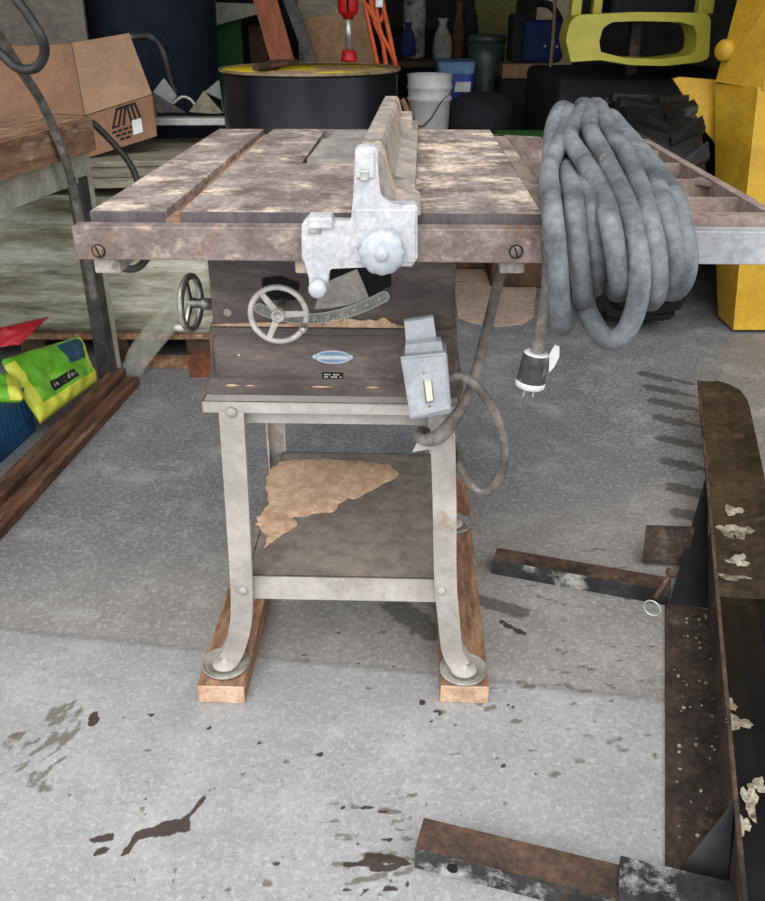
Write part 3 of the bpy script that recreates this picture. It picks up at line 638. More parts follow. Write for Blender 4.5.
# side handwheel on the left
yc = .27; c = S(191, 303, yc); ax = Vector((1, -.14, 0)).normalized(); rw = .0440
bm = B(); add_torus(bm, c, ax, rw, .0056, 48, 10)
wheel = obj('handwheel', bm, M['nickel'], saw, 'side handwheel of darker worn chrome')
s_, u_ = frame_from(ax); bm = B()
for a_ in (75, 195, 315):
    d = s_ * math.cos(math.radians(a_)) + u_ * math.sin(math.radians(a_)); t = d.cross(ax) * .006
    add_prism(bm, [c - t - ax * .002, c + t - ax * .002, c + d * rw + t * .7 - ax * .002, c + d * rw - t * .7 - ax * .002], ax * .004)
obj('spokes', bm, M['nickel'], wheel)
bm = B(); add_lathe(bm, [(.006, -.006), (.010, -.004), (.008, .012), (.010, .022), (.010, .034), (.0055, .036), (.0055, .06)], c, ax, 20); obj('hub', bm, M['nickel'], wheel)
e = c + Vector((0, -.012, -.040)); bm = B(); add_lathe(bm, [(.0028, 0), (.0032, .008), (.0052, .012), (.006, .022), (.0045, .030), (.0001, .031)], e, -ax, 16); obj('crank_handle', bm, M['nickel_pale'], wheel)

# --- stand
YS = .105
tl = S(200.5, 396, YS); tr = S(461, 396, YS); bz = S(300, 414, YS).z
stx0, stx1, stz1 = tl.x, tr.x, zb - .0005
YB = .615
bm = B()
add_box(bm, (stx0, YS, bz), (stx1, YS + .004, stz1), .001); add_box(bm, (stx0, YB - .004, bz), (stx1, YB, stz1), .001)
add_box(bm, (stx0, YS, bz), (stx0 + .004, YB, stz1), .001); add_box(bm, (stx1 - .004, YS, bz), (stx1, YB, stz1), .001)
add_box(bm, (stx0, YS, stz1 - .004), (stx1, YB, stz1), .001)
top = obj('stand_top', bm, M['stand'], saw)
bm = B(); p = S(243, 422, YS + .03); q = S(432, 414, YS + .03)
add_box(bm, (stx0 + .05, YS + .028, p.z), (stx1 - .05, YS + .032, bz + .004)); obj('stand_rail', bm, M['stand'], saw)
def leg(path, out, front, ww=.0385):
    """L-section swept down the path; out=-1/+1 outer side, front=-1 for front legs, +1 for rear"""
    P = smooth_path(path, 6); secs = []
    for i, p in enumerate(P):
        t = (P[min(i + 1, len(P) - 1)] - P[max(i - 1, 0)]).normalized()
        sx = Vector((1, 0, 0)); sx = (sx - t * sx.dot(t)).normalized() * out
        sy = Vector((0, 1, 0)); sy = (sy - t * sy.dot(t)).normalized() * (-front)
        w2 = ww / 2; k = .0035; dp = .030
        L_ = [(w2, 0), (w2, dp), (w2 - k, dp), (w2 - k, k), (-w2 + k, k), (-w2 + k, .010), (-w2, .010), (-w2, 0)]
        secs.append([p + sx * a_ + sy * b_ for a_, b_ in L_])
    b_ = B(); add_loft(b_, secs); return b_
fz = .045
YL = YS - .003
FL = [S(231, 412, YL), S(236.5, 500, YL + .004), S(241, 580, YL + .012), S(241, 620, YL + .025)]
FLc = atz(225.5, 660, fz + .008, F)
FR = [S(442, 412, YL), S(444.5, 500, YL + .004), S(445.5, 580, YL + .012), S(449, 622, YL + .025)]
FRc = atz(463.5, 666, fz + .008, F)
rearY = YB + .003
def add_leg(pts, foot, out, front, pull):
    pts = [Vector(p) for p in pts]
    f1 = Vector((foot.x - out * .022, foot.y + pull * .002, .088)); f2 = Vector((foot.x - out * .006, foot.y + pull * .001, .052))
    lg = obj('leg', leg(pts + [f1, f2], out, front), M['stand'], saw)
    bm = B(); add_lathe(bm, [(.001, 0), (.026, 0), (.024, .003), (.010, .005), (.008, .006), (.007, .011), (.0001, .012)], (foot.x, foot.y, .046), (0, 0, 1), 24); obj('foot', bm, M['stand'], lg)
    return lg
pz = [bz + .028, .45, .25, .16]
l1 = add_leg([FL[0] + Vector((0, 0, .0)), FL[1], FL[2], FL[3]], FLc, -1, -1, -1)
l2 = add_leg([FR[0], FR[1], FR[2], FR[3]], FRc, 1, -1, -1)
RB = Vector((atz(262, 520, fz, F).x, .70, 0))
rl = [Vector((FL[0].x - .012, rearY, bz + .02)), Vector((FL[1].x - .012, rearY, .45)), Vector((FL[2].x - .006, rearY - .002, .25)), Vector((FL[3].x + .004, rearY, .15))]
rr = [Vector((FR[0].x, rearY, bz + .02)), Vector((FR[1].x, rearY, .45)), Vector((FR[2].x, rearY - .002, .25)), Vector((FR[3].x + .006, rearY, .15))]
RLc = Vector((FLc.x + .040, .64, fz)); RRc = Vector((FRc.x, .655, fz))
l3 = add_leg(rl, RLc, -1, 1, 1); l4 = add_leg(rr, RRc, 1, 1, 1)
for cpt in (FLc, FRc, RLc, RRc):
    bm = B(); c = (cpt.x, cpt.y, .0402)
    add_lathe(bm, [(.001, 0), (.040, 0), (.0445, .004), (.0445, .009), (.0425, .0095), (.0405, .006), (.037, .005), (.0355, .0068), (.034, .0068), (.032, .0045), (.001, .0045)], c, (0, 0, 1), 40)
    tag(obj('caster_cup', bm, M['cup'], None, origin=None), '', '') if False else obj('foot_cup', bm, M['cup'], saw)
for (px_, py_, yy) in ((231.5, 412.5, YL - .001), (443, 412, YL - .001), (243, 590.5, YL + .012), (441, 591, YL + .012)):
    c = S(px_, py_, yy); bm = B(); add_lathe(bm, [(.0078, -.002), (.0080, .002), (.0055, .0045), (.0001, .005)], c, (0, -1, 0), 20); obj('bolt', bm, M['stand'], saw)
# shelf
sz = .268; yl0 = .135
a0 = S(249, 575, yl0); a1 = S(434, 575, yl0); b0 = S(250, 598, yl0); sz = a0.z
bm = B()
add_box(bm, (a0.x - .004, yl0, sz - .003), (a1.x + .006, YB - .012, sz), .0008); add_box(bm, (a0.x - .016, yl0 + .06, sz - .0035), (a0.x, YB - .02, sz - .0004))
add_box(bm, (a0.x - .004, yl0, b0.z), (a1.x + .006, yl0 + .003, sz), .0008)
add_box(bm, (a0.x - .004, YB - .015, b0.z), (a1.x + .006, YB - .012, sz), .0008)
add_box(bm, (a0.x - .004, yl0, b0.z), (a0.x - .001, YB - .012, sz), .0008); add_box(bm, (a1.x + .003, yl0, b0.z), (a1.x + .006, YB - .012, sz), .0008)
shelf = obj('shelf', bm, M['shelf'], saw, 'flat brown grey steel shelf between the legs')
bm = B(); add_box(bm, (a0.x - .003, yl0 - .0012, b0.z), (a1.x + .005, yl0 - .0002, sz - .002)); obj('shelf_lip', bm, M['stand'], shelf)
# --- switch box
def tiltbox(bm, pxs, y0, y1, bev=.002):
    pts = [S(x, y, y0) for x, y in pxs]; add_prism(bm, pts, (0, y1 - y0, 0))
ysw = .035
bm = B(); tiltbox(bm, [(403, 357), (447, 353), (452, 414), (411, 421)], ysw, ysw + .050)
bmesh.ops.bevel(bm, geom=list(bm.edges), offset=.003, segments=2, affect='EDGES'); sb = obj('switch_box', bm, M['switch'], saw, 'grey steel switch box hanging on a bracket')
bm = B(); tiltbox(bm, [(400.5, 358), (445.5, 353.5), (450.5, 410), (410.5, 419.5)], ysw - .005, ysw + .0005)
bmesh.ops.bevel(bm, geom=[e for e in bm.edges if e.verts[0].co.y < ysw - .003 and e.verts[1].co.y < ysw - .003], offset=.003, segments=2, affect='EDGES'); obj('cover_plate', bm, M['cover'], sb)
bm = B(); tiltbox(bm, [(424.5, 382), (431, 381.3), (433, 400.5), (427, 401.5)], ysw - .012, ysw - .004); obj('toggle', bm, M['ivory'], sb, 'ivory toggle lever')
bm = B(); tiltbox(bm, [(423, 381), (432, 380), (434.5, 402), (425.5, 403.5)], ysw - .0056, ysw - .004); obj('toggle_frame', bm, M['scale'], sb)
for q in ((424, 372), (429.5, 405.5)):
    c = S(*q, ysw - .005); bm = B(); add_lathe(bm, [(.0026, 0), (.0024, .0012), (.0001, .0016)], c, (0, -1, 0), 14); obj('screw', bm, M['nickel'], sb)
bm = B(); tiltbox(bm, [(404, 320), (433, 315.5), (438.5, 352), (407.5, 357)], ysw + .030, ysw + .034)
p0 = S(404, 320, ysw + .03); p1 = S(433, 315.5, ysw + .03); add_prism(bm, [p0, p1, p1 + Vector((.002, .075, -.020)), p0 + Vector((.002, .075, -.020))], (0, 0, -.003))
tiltbox(bm, [(405.5, 345), (441, 341), (444, 354), (405, 357)], ysw + .012, ysw + .03)
obj('bracket', bm, M['cover'], sb)
bm = B(); tiltbox(bm, [(417, 443), (442, 441), (438, 448), (412.5, 452)], .085, .088); obj('cord_clip', bm, M['stand'], saw)
# --- power cord of the switch
bm = B(); r_ = .0075
pts = [S(448, 378, .060), S(462, 376, .060), S(480, 390, .055), S(495, 413, .055), (S(504, 443, .055)), S(503, 468, .058), S(493, 488, .062), S(478, 491, .070), S(463, 472, .085), S(457, 448, .150), S(440, 436, .152), S(424, 432, .150),
       S(419, 437, .105), S(421, 430, .080), S(431, 427, .070), S(428, 438, .066), S(419, 441, .066)]
pts = pts[:11] + [S(423, 431, .150), S(418, 433, .108), S(420, 438, .078), S(428, 440, .070), S(441, 435, .070), S(455, 418, .074), S(468, 396, .085), S(476, 372, .105), S(483, 345, .125), S(492, 308, .15), S(501, 270, .18), S(506, 250, .20)]
add_tube(bm, pts, lambda t: .0070 if t < .5 else .0078 + .0035 * sm(.60, .66, t) * (1 - sm(.70, .76, t)), 12, 8)
obj('power_cord', bm, M['cord'], saw, 'dusty grey cord looping out of the switch box')

# ================================================================== SKIDS
for (px0, px1, side, ln_) in ((198.5, 245.5, 'left', .30), (440, 488, 'right', .80)):
    a_ = atz(px0, 703); b_ = atz(px1, 703); lx = (F.inverted() @ a_).x; lx1 = (F.inverted() @ b_).x; ly = (F.inverted() @ a_).y
    bm = B(); add_box(bm, (lx, ly + .001, 0.0), (lx1, ly + ln_, .040), .002)
    for f in bm.faces:
        if f.calc_center_median().y < ly + .003: f.material_index = 1
    bm.transform(F)
    rng = 0
    o = obj('wooden_skid', bm, [M['skid'], M['skid_end']])
    o.data.transform(Matrix.Rotation(-SR, 4, 'Z')); o.rotation_euler = (0, 0, SR)
    tag(o, 'brown timber skid board under the saw feet on the %s' % ('left, nearer the workbench' if side == 'left' else 'right, nearer the black blade'), 'wooden board', 'timber skids under the saw')
bm = B(); add_box(bm, (RLc.x - .045, .56, 0), (RLc.x + .045, .72, .040), .002); bm.transform(F); o = obj('wooden_skid', bm, [M['skid'], M['skid_end']]); tag(o, 'short brown timber block under the rear left foot of the saw', 'wooden board', 'timber skids under the saw')
# sawdust pile on shelf
pile = [(205, 235), (240, 212), (300, 207), (380, 209), (440, 214), (485, 222), (505, 243), (470, 268), (410, 298), (385, 300), (350, 330), (318, 330), (300, 338), (265, 342), (270, 362), (235, 385), (215, 400), (195, 412), (203, 388), (180, 362), (183, 338), (205, 310), (198, 270)]
pp = [atz(180 + x / 2.318, 370 + y / 2.318, sz) for x, y in pile]
big = smooth_path(pp + [pp[0]], 5)[:-1]
big = [p + Vector((noise.noise(p * 150) * .007, noise.noise(p * 90 + Vector((5, 5, 5))) * .006, 0)) for p in big]
bm = B(); cen = sum(big, Vector()) / len(big)
lo_, mid_, in_ = [], [], []
vsA = [bm.verts.new((p.x, p.y, sz + .0004)) for p in big]
f0 = bm.faces.new(vsA)
bmesh.ops.triangulate(bm, faces=[f0])
r2 = bmesh.ops.subdivide_edges(bm, edges=bm.edges[:], cuts=3, use_grid_fill=True)
edge = {v for e in bm.edges if e.is_boundary for v in e.verts}
for v in bm.verts:
    if v not in edge: 
        dm = min((v.co.xy - p.xy).length for p in big)
        v.co.z = sz + .0004 + min(.009, dm * .35) + noise.noise(v.co * 60) * .0015
for f in bm.faces: f.smooth = True
tag(obj('sawdust_pile', bm, M['sawdust']), 'pale sawdust heap spread over the shelf under the saw', 'sawdust', kind='stuff')

# ================================================================== COILED HEAVY CABLE
hc, FH = thing('coiled_cable', 'thick dusty grey rubber cable coiled over the right wing of the saw', 'cable', F @ Vector((.36, -.07, .75)), SR)
def Hs(px, py, y): return FH.inverted() @ (F @ S(px, py, y))
def Hl(x, y, z): return FH.inverted() @ (F @ Vector((x, y, z)))
# each turn: (front strand pixels with saw-frame depth), back strand
R_H = .0128
turns = [
    # front strand from its arch on the wing down to the bottom, then back strand up
    dict(f=[(569, 112, .30), (566, 128, .26), (556, 152, .16), (549, 172, .08), (552, 210, -.075), (557, 262, -.105), (560, 310, -.105), (561.5, 324, -.095)], b=[(563, 322, -.07), (566, 290, -.055), (563, 240, -.052)]),
    dict(f=[(558, 150, .30), (562, 160, .22), (570, 182, .06), (574, 205, -.065), (578, 250, -.085), (582, 285, -.082), (583, 298, -.075)], b=[(582, 296, -.058), (579, 265, -.052), (577, 240, -.051)]),
    dict(f=[(570, 150, .30), (574, 160, .22), (585, 190, .03), (590, 212, -.062), (596, 250, -.072), (597, 272, -.068), (596, 284, -.062)], b=[(594, 285, -.054), (590, 265, -.050), (588, 240, -.049)]),
    dict(f=[(584, 110, .30), (573, 128, .24), (570, 140, .19), (583, 160, .10), (600, 190, .0), (609, 218, -.095), (616, 255, -.11), (619, 280, -.107), (619, 290, -.095)], b=[(616, 289, -.072), (610, 265, -.055), (603, 240, -.052)]),
    dict(f=[(582, 106, .33), (590, 112, .28), (590, 130, .22), (603, 155, .11), (620, 190, -.01), (630, 215, -.085), (639, 255, -.115), (638, 298, -.12), (626, 331, -.118), (609, 340, -.11), (596, 328, -.095)], b=[(586, 308, -.060), (584, 285, -.054), (583, 262, -.050)]),
    dict(f=[(590, 108, .36), (599, 108, .31), (608, 130, .23), (626, 156, .12), (641, 190, .0), (649, 220, -.09), (656, 255, -.11), (657, 285, -.107), (653, 299, -.095)], b=[(648, 298, -.072), (645, 275, -.055), (640, 240, -.052)]),
    dict(f=[(602, 122, .36), (616, 130, .28), (634, 152, .17), (654, 180, .05), (665, 212, -.075), (674, 250, -.095), (674, 275, -.092), (669, 289, -.082)], b=[(663, 288, -.062), (658, 265, -.052), (655, 240, -.05)]),
    dict(f=[(600, 122, .40), (610, 117, .34), (622, 130, .27), (648, 160, .14), (670, 190, .02), (681, 222, -.075), (687, 255, -.095), (684, 278, -.092), (676, 290, -.082)], b=[(668, 288, -.062), (664, 265, -.052), (668, 240, -.05)]),
]
for i, T in enumerate(turns):
    P = [Hs(*q) for q in T['f']] + [Hs(*q) for q in T['b']]
    x0 = (FH @ P[-1]); lx = (F.inverted() @ x0).x
    # back strand goes over the rail and rests on the wing
    zt = TZ + R_H + .0015
    P += [Hl(lx, -.045, rz1 - .01), Hl(lx + .002, -.034, TZ + .008), Hl(lx + .004, .0, zt + .002), Hl(lx + .012, .10, zt), Hl(lx + .02, .22, zt)]
    # arch end goes down behind onto the wing
    a0_ = F.inverted() @ (FH @ P[0])
    pre = [Hl(a0_.x + .030, a0_.y + .06, zt + .001), Hl(a0_.x + .022, a0_.y + .062, zt + .022), Hl(a0_.x + .010, a0_.y + .035, (a0_.z + zt) / 2 + .016)]
    P = pre + P
    bm = B(); add_tube(bm, P, R_H, 14, 7); obj('cable_turn', bm, M['hose'], hc)
# tail arch at the far left of the bundle
bm = B()
P = [Hl((F.inverted() @ (FH @ Hs(553, 190, .08))).x, .08, TZ + R_H + .002), Hs(551, 176, .12), Hs(551, 150, .20), Hs(554, 125, .27), Hs(561, 110, .31), Hs(568, 113, .34), Hs(571, 128, .37)]
add_tube(bm, P, R_H, 14, 8); obj('cable_turn', bm, M['hose'], hc)
# tail and plug
bm = B()
P = [Hs(548, 245, -.046), Hs(549, 262, -.045), Hs(548, 290, -.045), Hs(544, 320, -.045), Hs(538, 348, -.045), Hs(535, 362, -.045)]
P = [Hl((F.inverted() @ (FH @ P[0])).x + .004, .04, TZ + .014), Hl((F.inverted() @ (FH @ P[0])).x + .003, -.015, TZ + .016), Hl((F.inverted() @ (FH @ P[0])).x, -.043, TZ - .004)] + P
add_tube(bm, P, .0088, 12, 8); obj('cable_tail', bm, M['cord'], hc)
a_ = Hs(537, 352, -.045); b_ = Hs(529.5, 387, -.045); d = (b_ - a_); ln = d.length; bm = B()
add_lathe(bm, [(.0135, 0), (.0165, .002), (.0180, ln * .3), (.0185, ln * .75), (.0195, ln * .8), (.0195, ln * .95), (.016, ln), (.0001, ln)], a_, d, 28, mifn=lambda i: 1 if i in (0, 4, 5, 6) else 0)
pg = obj('plug', bm, [M['plug'], M['white']], hc, 'black plug with a white rim')
bm = B(); s_, u_ = frame_from(d); dn_ = d.normalized()
pts_ = []
for k in range(9):
    a2 = math.radians(-60 + 15 * k); pts_.append(a_ + dn_ * (ln * .02 + .014 * math.sin(PI * k / 8)) + Vector((.0185 * math.cos(a2) + .002, -.0185 * abs(math.sin(a2)) * .5 - .004, 0)))
e0 = a_ + Vector((.017, -.006, .004)); 
add_prism(bm, [e0 + Vector(q) for q in ((0, 0, -.03), (.006, 0, -.022), (.011, 0, -.008), (.010, 0, .006), (.004, 0, .008), (-.002, 0, -.006))], (0, .003, 0)); obj('plug_flap', bm, M['white'], pg)
for s in (-1, 1):
    bm = B(); q = b_ + Vector((s * .006, 0, .001)); add_prism(bm, [q + Vector((-.001, -.003, 0)), q + Vector((.001, -.003, 0)), q + Vector((.001, .003, 0)), q + Vector((-.001, .003, 0))], dn_ * .014); obj('prong', bm, M['nickel'], pg)

# ================================================================== BLACK STEEL BLADE ATTACHMENT (right foreground)
u = (g2(665, 610) - g2(665, 890)).normalized(); ang = math.atan2(u.y, u.x) - PI / 2
O = g2(665, 890)
att, FA = thing('blade_attachment', 'rusty black steel blade attachment with two square arms on the concrete', 'machine attachment', (O.x, O.y, 0), ang)
def A(px, py, z): p = atz(px, py, z, FA); return p
Lb = (g2(665, 612) - O).length
bw = .105
bm = B(); add_box(bm, (0, -.35, .0005), (bw, Lb + .02, .010), .001)
obj('base_plate', bm, M['rust_dirt'], att, 'flat rusty dirt covered strip')
# blade path: left edge pixels at height
zb_ = .115
e_far = A(700, 381, zb_); e_mid = A(709, 530, zb_)
print('blade x', e_far, e_mid, A(738, 395, zb_ + .03), A(730, 800, zb_))
bx = (e_mid.x + e_far.x) / 2
yF_ = e_far.y
bm = B()
prof3 = [(0, 0), (.035, .002), (.070, .007), (.100, .015), (.128, .026)]
def bsec(y_, wmax):
    out_t = []; out_b = []
    for (x_, z_) in prof3:
        x_ = min(x_, wmax); out_t.append((bx + x_, y_, zb_ + z_)); out_b.append((bx + x_ + .002, y_, zb_ + z_ - .009))
    return out_t + out_b[::-1]
ys = [-.35, 0, .3, .6, .9, 1.1, 1.3, 1.5, yF_ - .16, yF_ - .09, yF_ - .035, yF_ - .008, yF_]
ws = [.20] * 8 + [.195, .175, .135, .10, .09]
def wz(wm):
    out = []
    for (x_, z_) in prof3:
        k = min(1, wm / .20); out.append((x_ * k, z_ * k ** 1.6))
    return out
secs = []
for y_, wm in zip(ys, ws):
    pr = wz(wm); secs.append([(bx + x_, y_, zb_ + z_) for x_, z_ in pr] + [(bx + x_ + .002, y_, zb_ + z_ - .009) for x_, z_ in pr[::-1]])
add_loft(bm, secs)
yr = A(735, 580, zb_ + .01).y
for f in bm.faces:
    if f.calc_center_median().y > yr: f.material_index = 1
bld = obj('blade', bm, [M['blade'], M['blade_rust']], att, 'long curved black blade, brown with rust at its far end')
# vertical web under the ridge
bm = B(); add_box(bm, (bx + .004, -.35, .010), (bx + .012, e_mid.y + .05, zb_ - .006), .001); obj('web_plate', bm, M['rust_dirt'], att)
bm = B(); add_box(bm, (bx - .003, -.35, zb_ - .004), (bx + .004, yF_ - .004, zb_ + .003), .001); obj('edge_strip', bm, M['tube_rust'], att, 'thin rust brown edge of the blade')
rn = random.Random(8)
def hz(x_):
    t = x_ - bx
    for i in range(4):
        if prof3[i][0] <= t <= prof3[i + 1][0]:
            k = (t - prof3[i][0]) / (prof3[i + 1][0] - prof3[i][0]); return zb_ + prof3[i][1] + (prof3[i + 1][1] - prof3[i][1]) * k
    return zb_ + (0 if t < 0 else prof3[-1][1])
def flake(x, y, rx, ry, m_=M['peel']):
    c = A(x, y, zb_ + .012); c = A(x, y, hz(c.x)); n = 22; ph = rn.random() * 6; bm = B(); rings = []
    for fr_ in (0.25, .5, .75, 1.0):
        ring = []
        for k in range(n):
            a_ = 2 * PI * k / n; w_ = 1 + .28 * math.sin(3 * a_ + ph) + .16 * math.cos(5 * a_ + ph * 2) + .12 * math.sin(9 * a_ + ph)
            X_ = c.x + rx * w_ * fr_ * math.cos(a_); Y_ = c.y + ry * w_ * fr_ * math.sin(a_); ring.append(bm.verts.new((X_, Y_, hz(X_) + .0022 - .0008 * fr_)))
        rings.append(ring)
    bm.faces.new(rings[0])
    for a_, b_ in zip(rings, rings[1:]):
        for k in range(n): bm.faces.new((a_[k], a_[(k + 1) % n], b_[(k + 1) % n], b_[k]))
    obj('peeled_patch', bm, m_, att)
for q in ((733, 511, .020, .020), (727, 531, .018, .026), (741, 532, .022, .026), (738, 561, .020, .022), (732, 578, .030, .010), (737, 723, .020, .016), (750, 802, .010, .030), (742, 825, .010, .018), (758, 786, .012, .014), (731, 706, .008, .014)): flake(*q)
for q in ((738, 530, .010, .012), (733, 513, .009, .009), (738, 562, .010, .010)): 
    pass
bm = B()
for k in range(60):
    x_ = rn.uniform(.01, .10); y_ = rn.uniform(-.05, Lb); q_ = rn.uniform(.001, .0042)
    add_prism(bm, [(x_ + q_ * math.cos(a_) * rn.uniform(.6, 1.2), y_ + q_ * math.sin(a_) * rn.uniform(.6, 1.3), .0102) for a_ in (0, 1.3, 2.5, 3.7, 5.0)], (0, 0, q_ * .6))
o = obj('dirt_crumbs', bm, M['peel'], att); o['kind'] = 'stuff'
# gussets
def gusset(p_px, y0, y1):
    bm = B(); add_prism(bm, [(bx - .062, y0, .010), (bx + .003, y0, .010), (bx + .003, y1, zb_ - .006)], (0, .0, 0)) if False else None
    add_prism(bm, [(bx - .075, y0, .010), (bx + .003, y0 + .006, .010), (bx - .001, y1, zb_ - .002)], (.004, .008, 0)); return obj('gusset', bm, M['blk_steel'], att)
g1 = A(684, 606, .01); gusset(None, g1.y, A(708, 475, zb_).y)
g2_ = A(706, 888, .01); gusset(None, g2_.y, A(727, 798, zb_).y)
# square arms
def arm(p0, p1, hgt, wid, name='arm'):
    bm = B(); p0 = Vector(p0); p1 = Vector(p1); d = (p1 - p0).normalized(); s = Vector((-d.y, d.x, 0))
    sec_o = [(0, 0.001), (wid, 0.001), (wid, hgt), (0, hgt)]
    k = .004
    sec_i = [(k, k), (wid - k, k), (wid - k, hgt - k), (k, hgt - k)]
    def R(p, sc): return [bm.verts.new(p + s * a_ + Vector((0, 0, b_))) for a_, b_ in sc]
    O0, O1, I0, I1 = R(p0, sec_o), R(p1, sec_o), R(p0, sec_i), R(p0 + d * .10, sec_i)
    for i in range(4):
        j = (i + 1) % 4
        f = bm.faces.new((O0[i], O0[j], O1[j], O1[i])); f.material_index = 1 if i == 3 else 0
        f.material_index = {0: 0, 1: 0, 2: 0, 3: 1}[i]
        bm.faces.new((O0[i], O0[j], I0[j], I0[i])); bm.faces.new((I0[i], I0[j], I1[j], I1[i]))
    bm.faces.new(O1); bm.faces.new(I1)
    o = obj(name, bm, [M['tube_rust'], M['tube_paint']], att)
    return o, d, s
def arm_from(pl0, pl1, hgt, wid):
    """pl0/pl1: pixels of the bottom front edge"""
    p0 = A(*pl0, 0); p1 = A(*pl1, 0); return arm((p0.x, p0.y, 0), (p1.x, p1.y, 0), hgt, wid)
a1, d1, s1 = arm_from((492, 574), (668, 606), .040, .050)
bm = B(); c = A(514, 571, .02); pc = c
add_lathe(bm, [(.009, 0), (.009, .003)], Vector((A(514, 573, 0).x, A(514, 573, 0).y, .024)) - s1 * .0012 + Vector((0, 0, 0)), -s1, 16); obj('pin_hole', bm, M['black'], a1)
pN = A(414.5, 868, 0); p1_ = pN + Vector((.40, 0.0, 0)); dd = (A(543, 901, 0) - pN).normalized(); p1_ = pN + dd * .30
a2, d2, s2 = arm((pN.x, pN.y, 0), (p1_.x, p1_.y, 0), .044, .056)
bm = B(); add_lathe(bm, [(.008, 0), (.008, .003)], Vector((A(452, 878, .0).x, A(452, 878, 0).y, .024)) - s2 * .0005, -s2, 16); obj('pin_hole', bm, M['black'], a2)
# socket boxes at the bar
bm = B(); p = pN + dd * .292; s3 = s2
q0 = Vector((p.x, p.y, 0)) - s3 * .008; add_prism(bm, [q0 + Vector((0, 0, .001)), q0 + s3 * .072 + Vector((0, 0, .001)), q0 + s3 * .072 + Vector((0, 0, .054)), q0 + Vector((0, 0, .054))], dd * .16)
obj('arm_socket', bm, M['tube_paint'], att)
# hinge plate and pin
bm = B(); c0 = A(638, 574, .042); q0 = A(641, 578, .0); q1 = A(688, 582, .0)
pa = Vector((q0.x, q0.y + .045, .012)); pb = Vector((q1.x, q1.y + .055, .012))
add_prism(bm, [pa, pb, pb + Vector((.0, .020, .086)), pa + Vector((-.004, .020, .086))], (0, .006, 0)); obj('hinge_plate', bm, M['rust_dirt'], att, 'small upright dark plate')
bm = B(); t0 = A(672, 572, .085); t1 = A(655, 598, .045); add_tube(bm, [t0, t1], .0055, 12, smooth=False)
dt = (t1 - t0).normalized(); add_lathe(bm, [(.001, -.004), (.012, -.003), (.013, .004), (.009, .010), (.006, .012)], t0, dt, 12)
pin = obj('hitch_pin', bm, M['tube_rust'], att, 'rusty hitch pin')
bm = B(); rc = A(652, 608, .036); add_torus(bm, rc, (.25, -.35, 1), .0175, .0018, 32, 8); obj('pull_ring', bm, M['galv'], pin)

# ================================================================== YELLOW MACHINES
lift, FY = thing('yellow_loader_arm', 'large yellow steel machine arm standing at the right edge', 'machine', (1.45, 3.25, 0))
bm = B()
def Yp(px, py, y): return aty(px, py, y, FY)
yq = -.05
za = Yp(716, 332, yq); 
P1 = [Yp(716, 331, .12), Yp(734, 333, yq), Yp(756, 130, yq), Yp(760, 99, yq), Yp(716, 80, .12)]
x_r = .95
def colsec(z, xl, xc): return [(xl, .12 + .0, z), (xc, yq, z), (x_r, yq, z), (x_r, .36, z), (xl + .12, .36, z)]
zs = [.015, .20, .45, .70, .90]
secs = []
for z in zs:
    # left and centre edge positions from the traced lines
    py = 331 + (80 - 331) * ((z - .0) / .93); 
    secs.append(colsec(z, Yp(716, 331 - (331 - 80) * z / .90, .12).x, Yp(733 + 25 * z / .9, 333 - (333 - 99) * z / .86, yq).x))
add_loft(bm, secs); obj('lower_column', bm, M['yellow'], lift)
bm = B()
u0 = Yp(716, 79, .10); u1 = Yp(762, 97, yq - .01); u2 = Yp(739, -6, .10); u3 = Yp(775, -6, yq - .01)
add_loft(bm, [[(u0.x, .10, .905), (u1.x, yq - .01, .885), (x_r + .01, yq - .01, .885), (x_r + .01, .60, .905), (u0.x, .60, .905)],
              [(u2.x, .10, 1.6), (u3.x, yq - .01, 1.6), (x_r + .01, yq - .01, 1.6), (x_r + .01, .60, 1.6), (u2.x, .60, 1.6)]] if False else
         [[(u0.x, .10, .907), (u1.x, yq - .01, .892), (x_r + .01, yq - .01, .892), (x_r + .01, .36, .907), (u0.x + .12, .36, .907)],
          [(u2.x, .10, u2.z), (u3.x, yq - .01, u2.z), (x_r + .01, yq - .01, u2.z), (x_r + .01, .36, u2.z), (u2.x + .12, .36, u2.z)],
          [(u2.x + .08, .10, 1.6), (u3.x + .08, yq - .01, 1.6), (x_r + .01, yq - .01, 1.6), (x_r + .01, .36, 1.6), (u2.x + .20, .36, 1.6)]])
obj('upper_arm', bm, M['yellow'], lift)
c = Yp(731, 50, .10); bm = B(); add_lathe(bm, [(.030, -.02), (.036, .0), (.036, .045), (.030, .055), (.001, .056)], c, (-.8, -.6, 0), 24); obj('pivot_boss', bm, M['yellow'], lift)
bm = B(); add_prism(bm, [Yp(x, y, .16) for x, y in ((673, 79), (680, 77), (718, 80), (718, 146), (706, 132), (690, 105))], (0, .02, 0)); obj('gusset_plate', bm, M['yellow'], lift, 'triangular yellow plate')
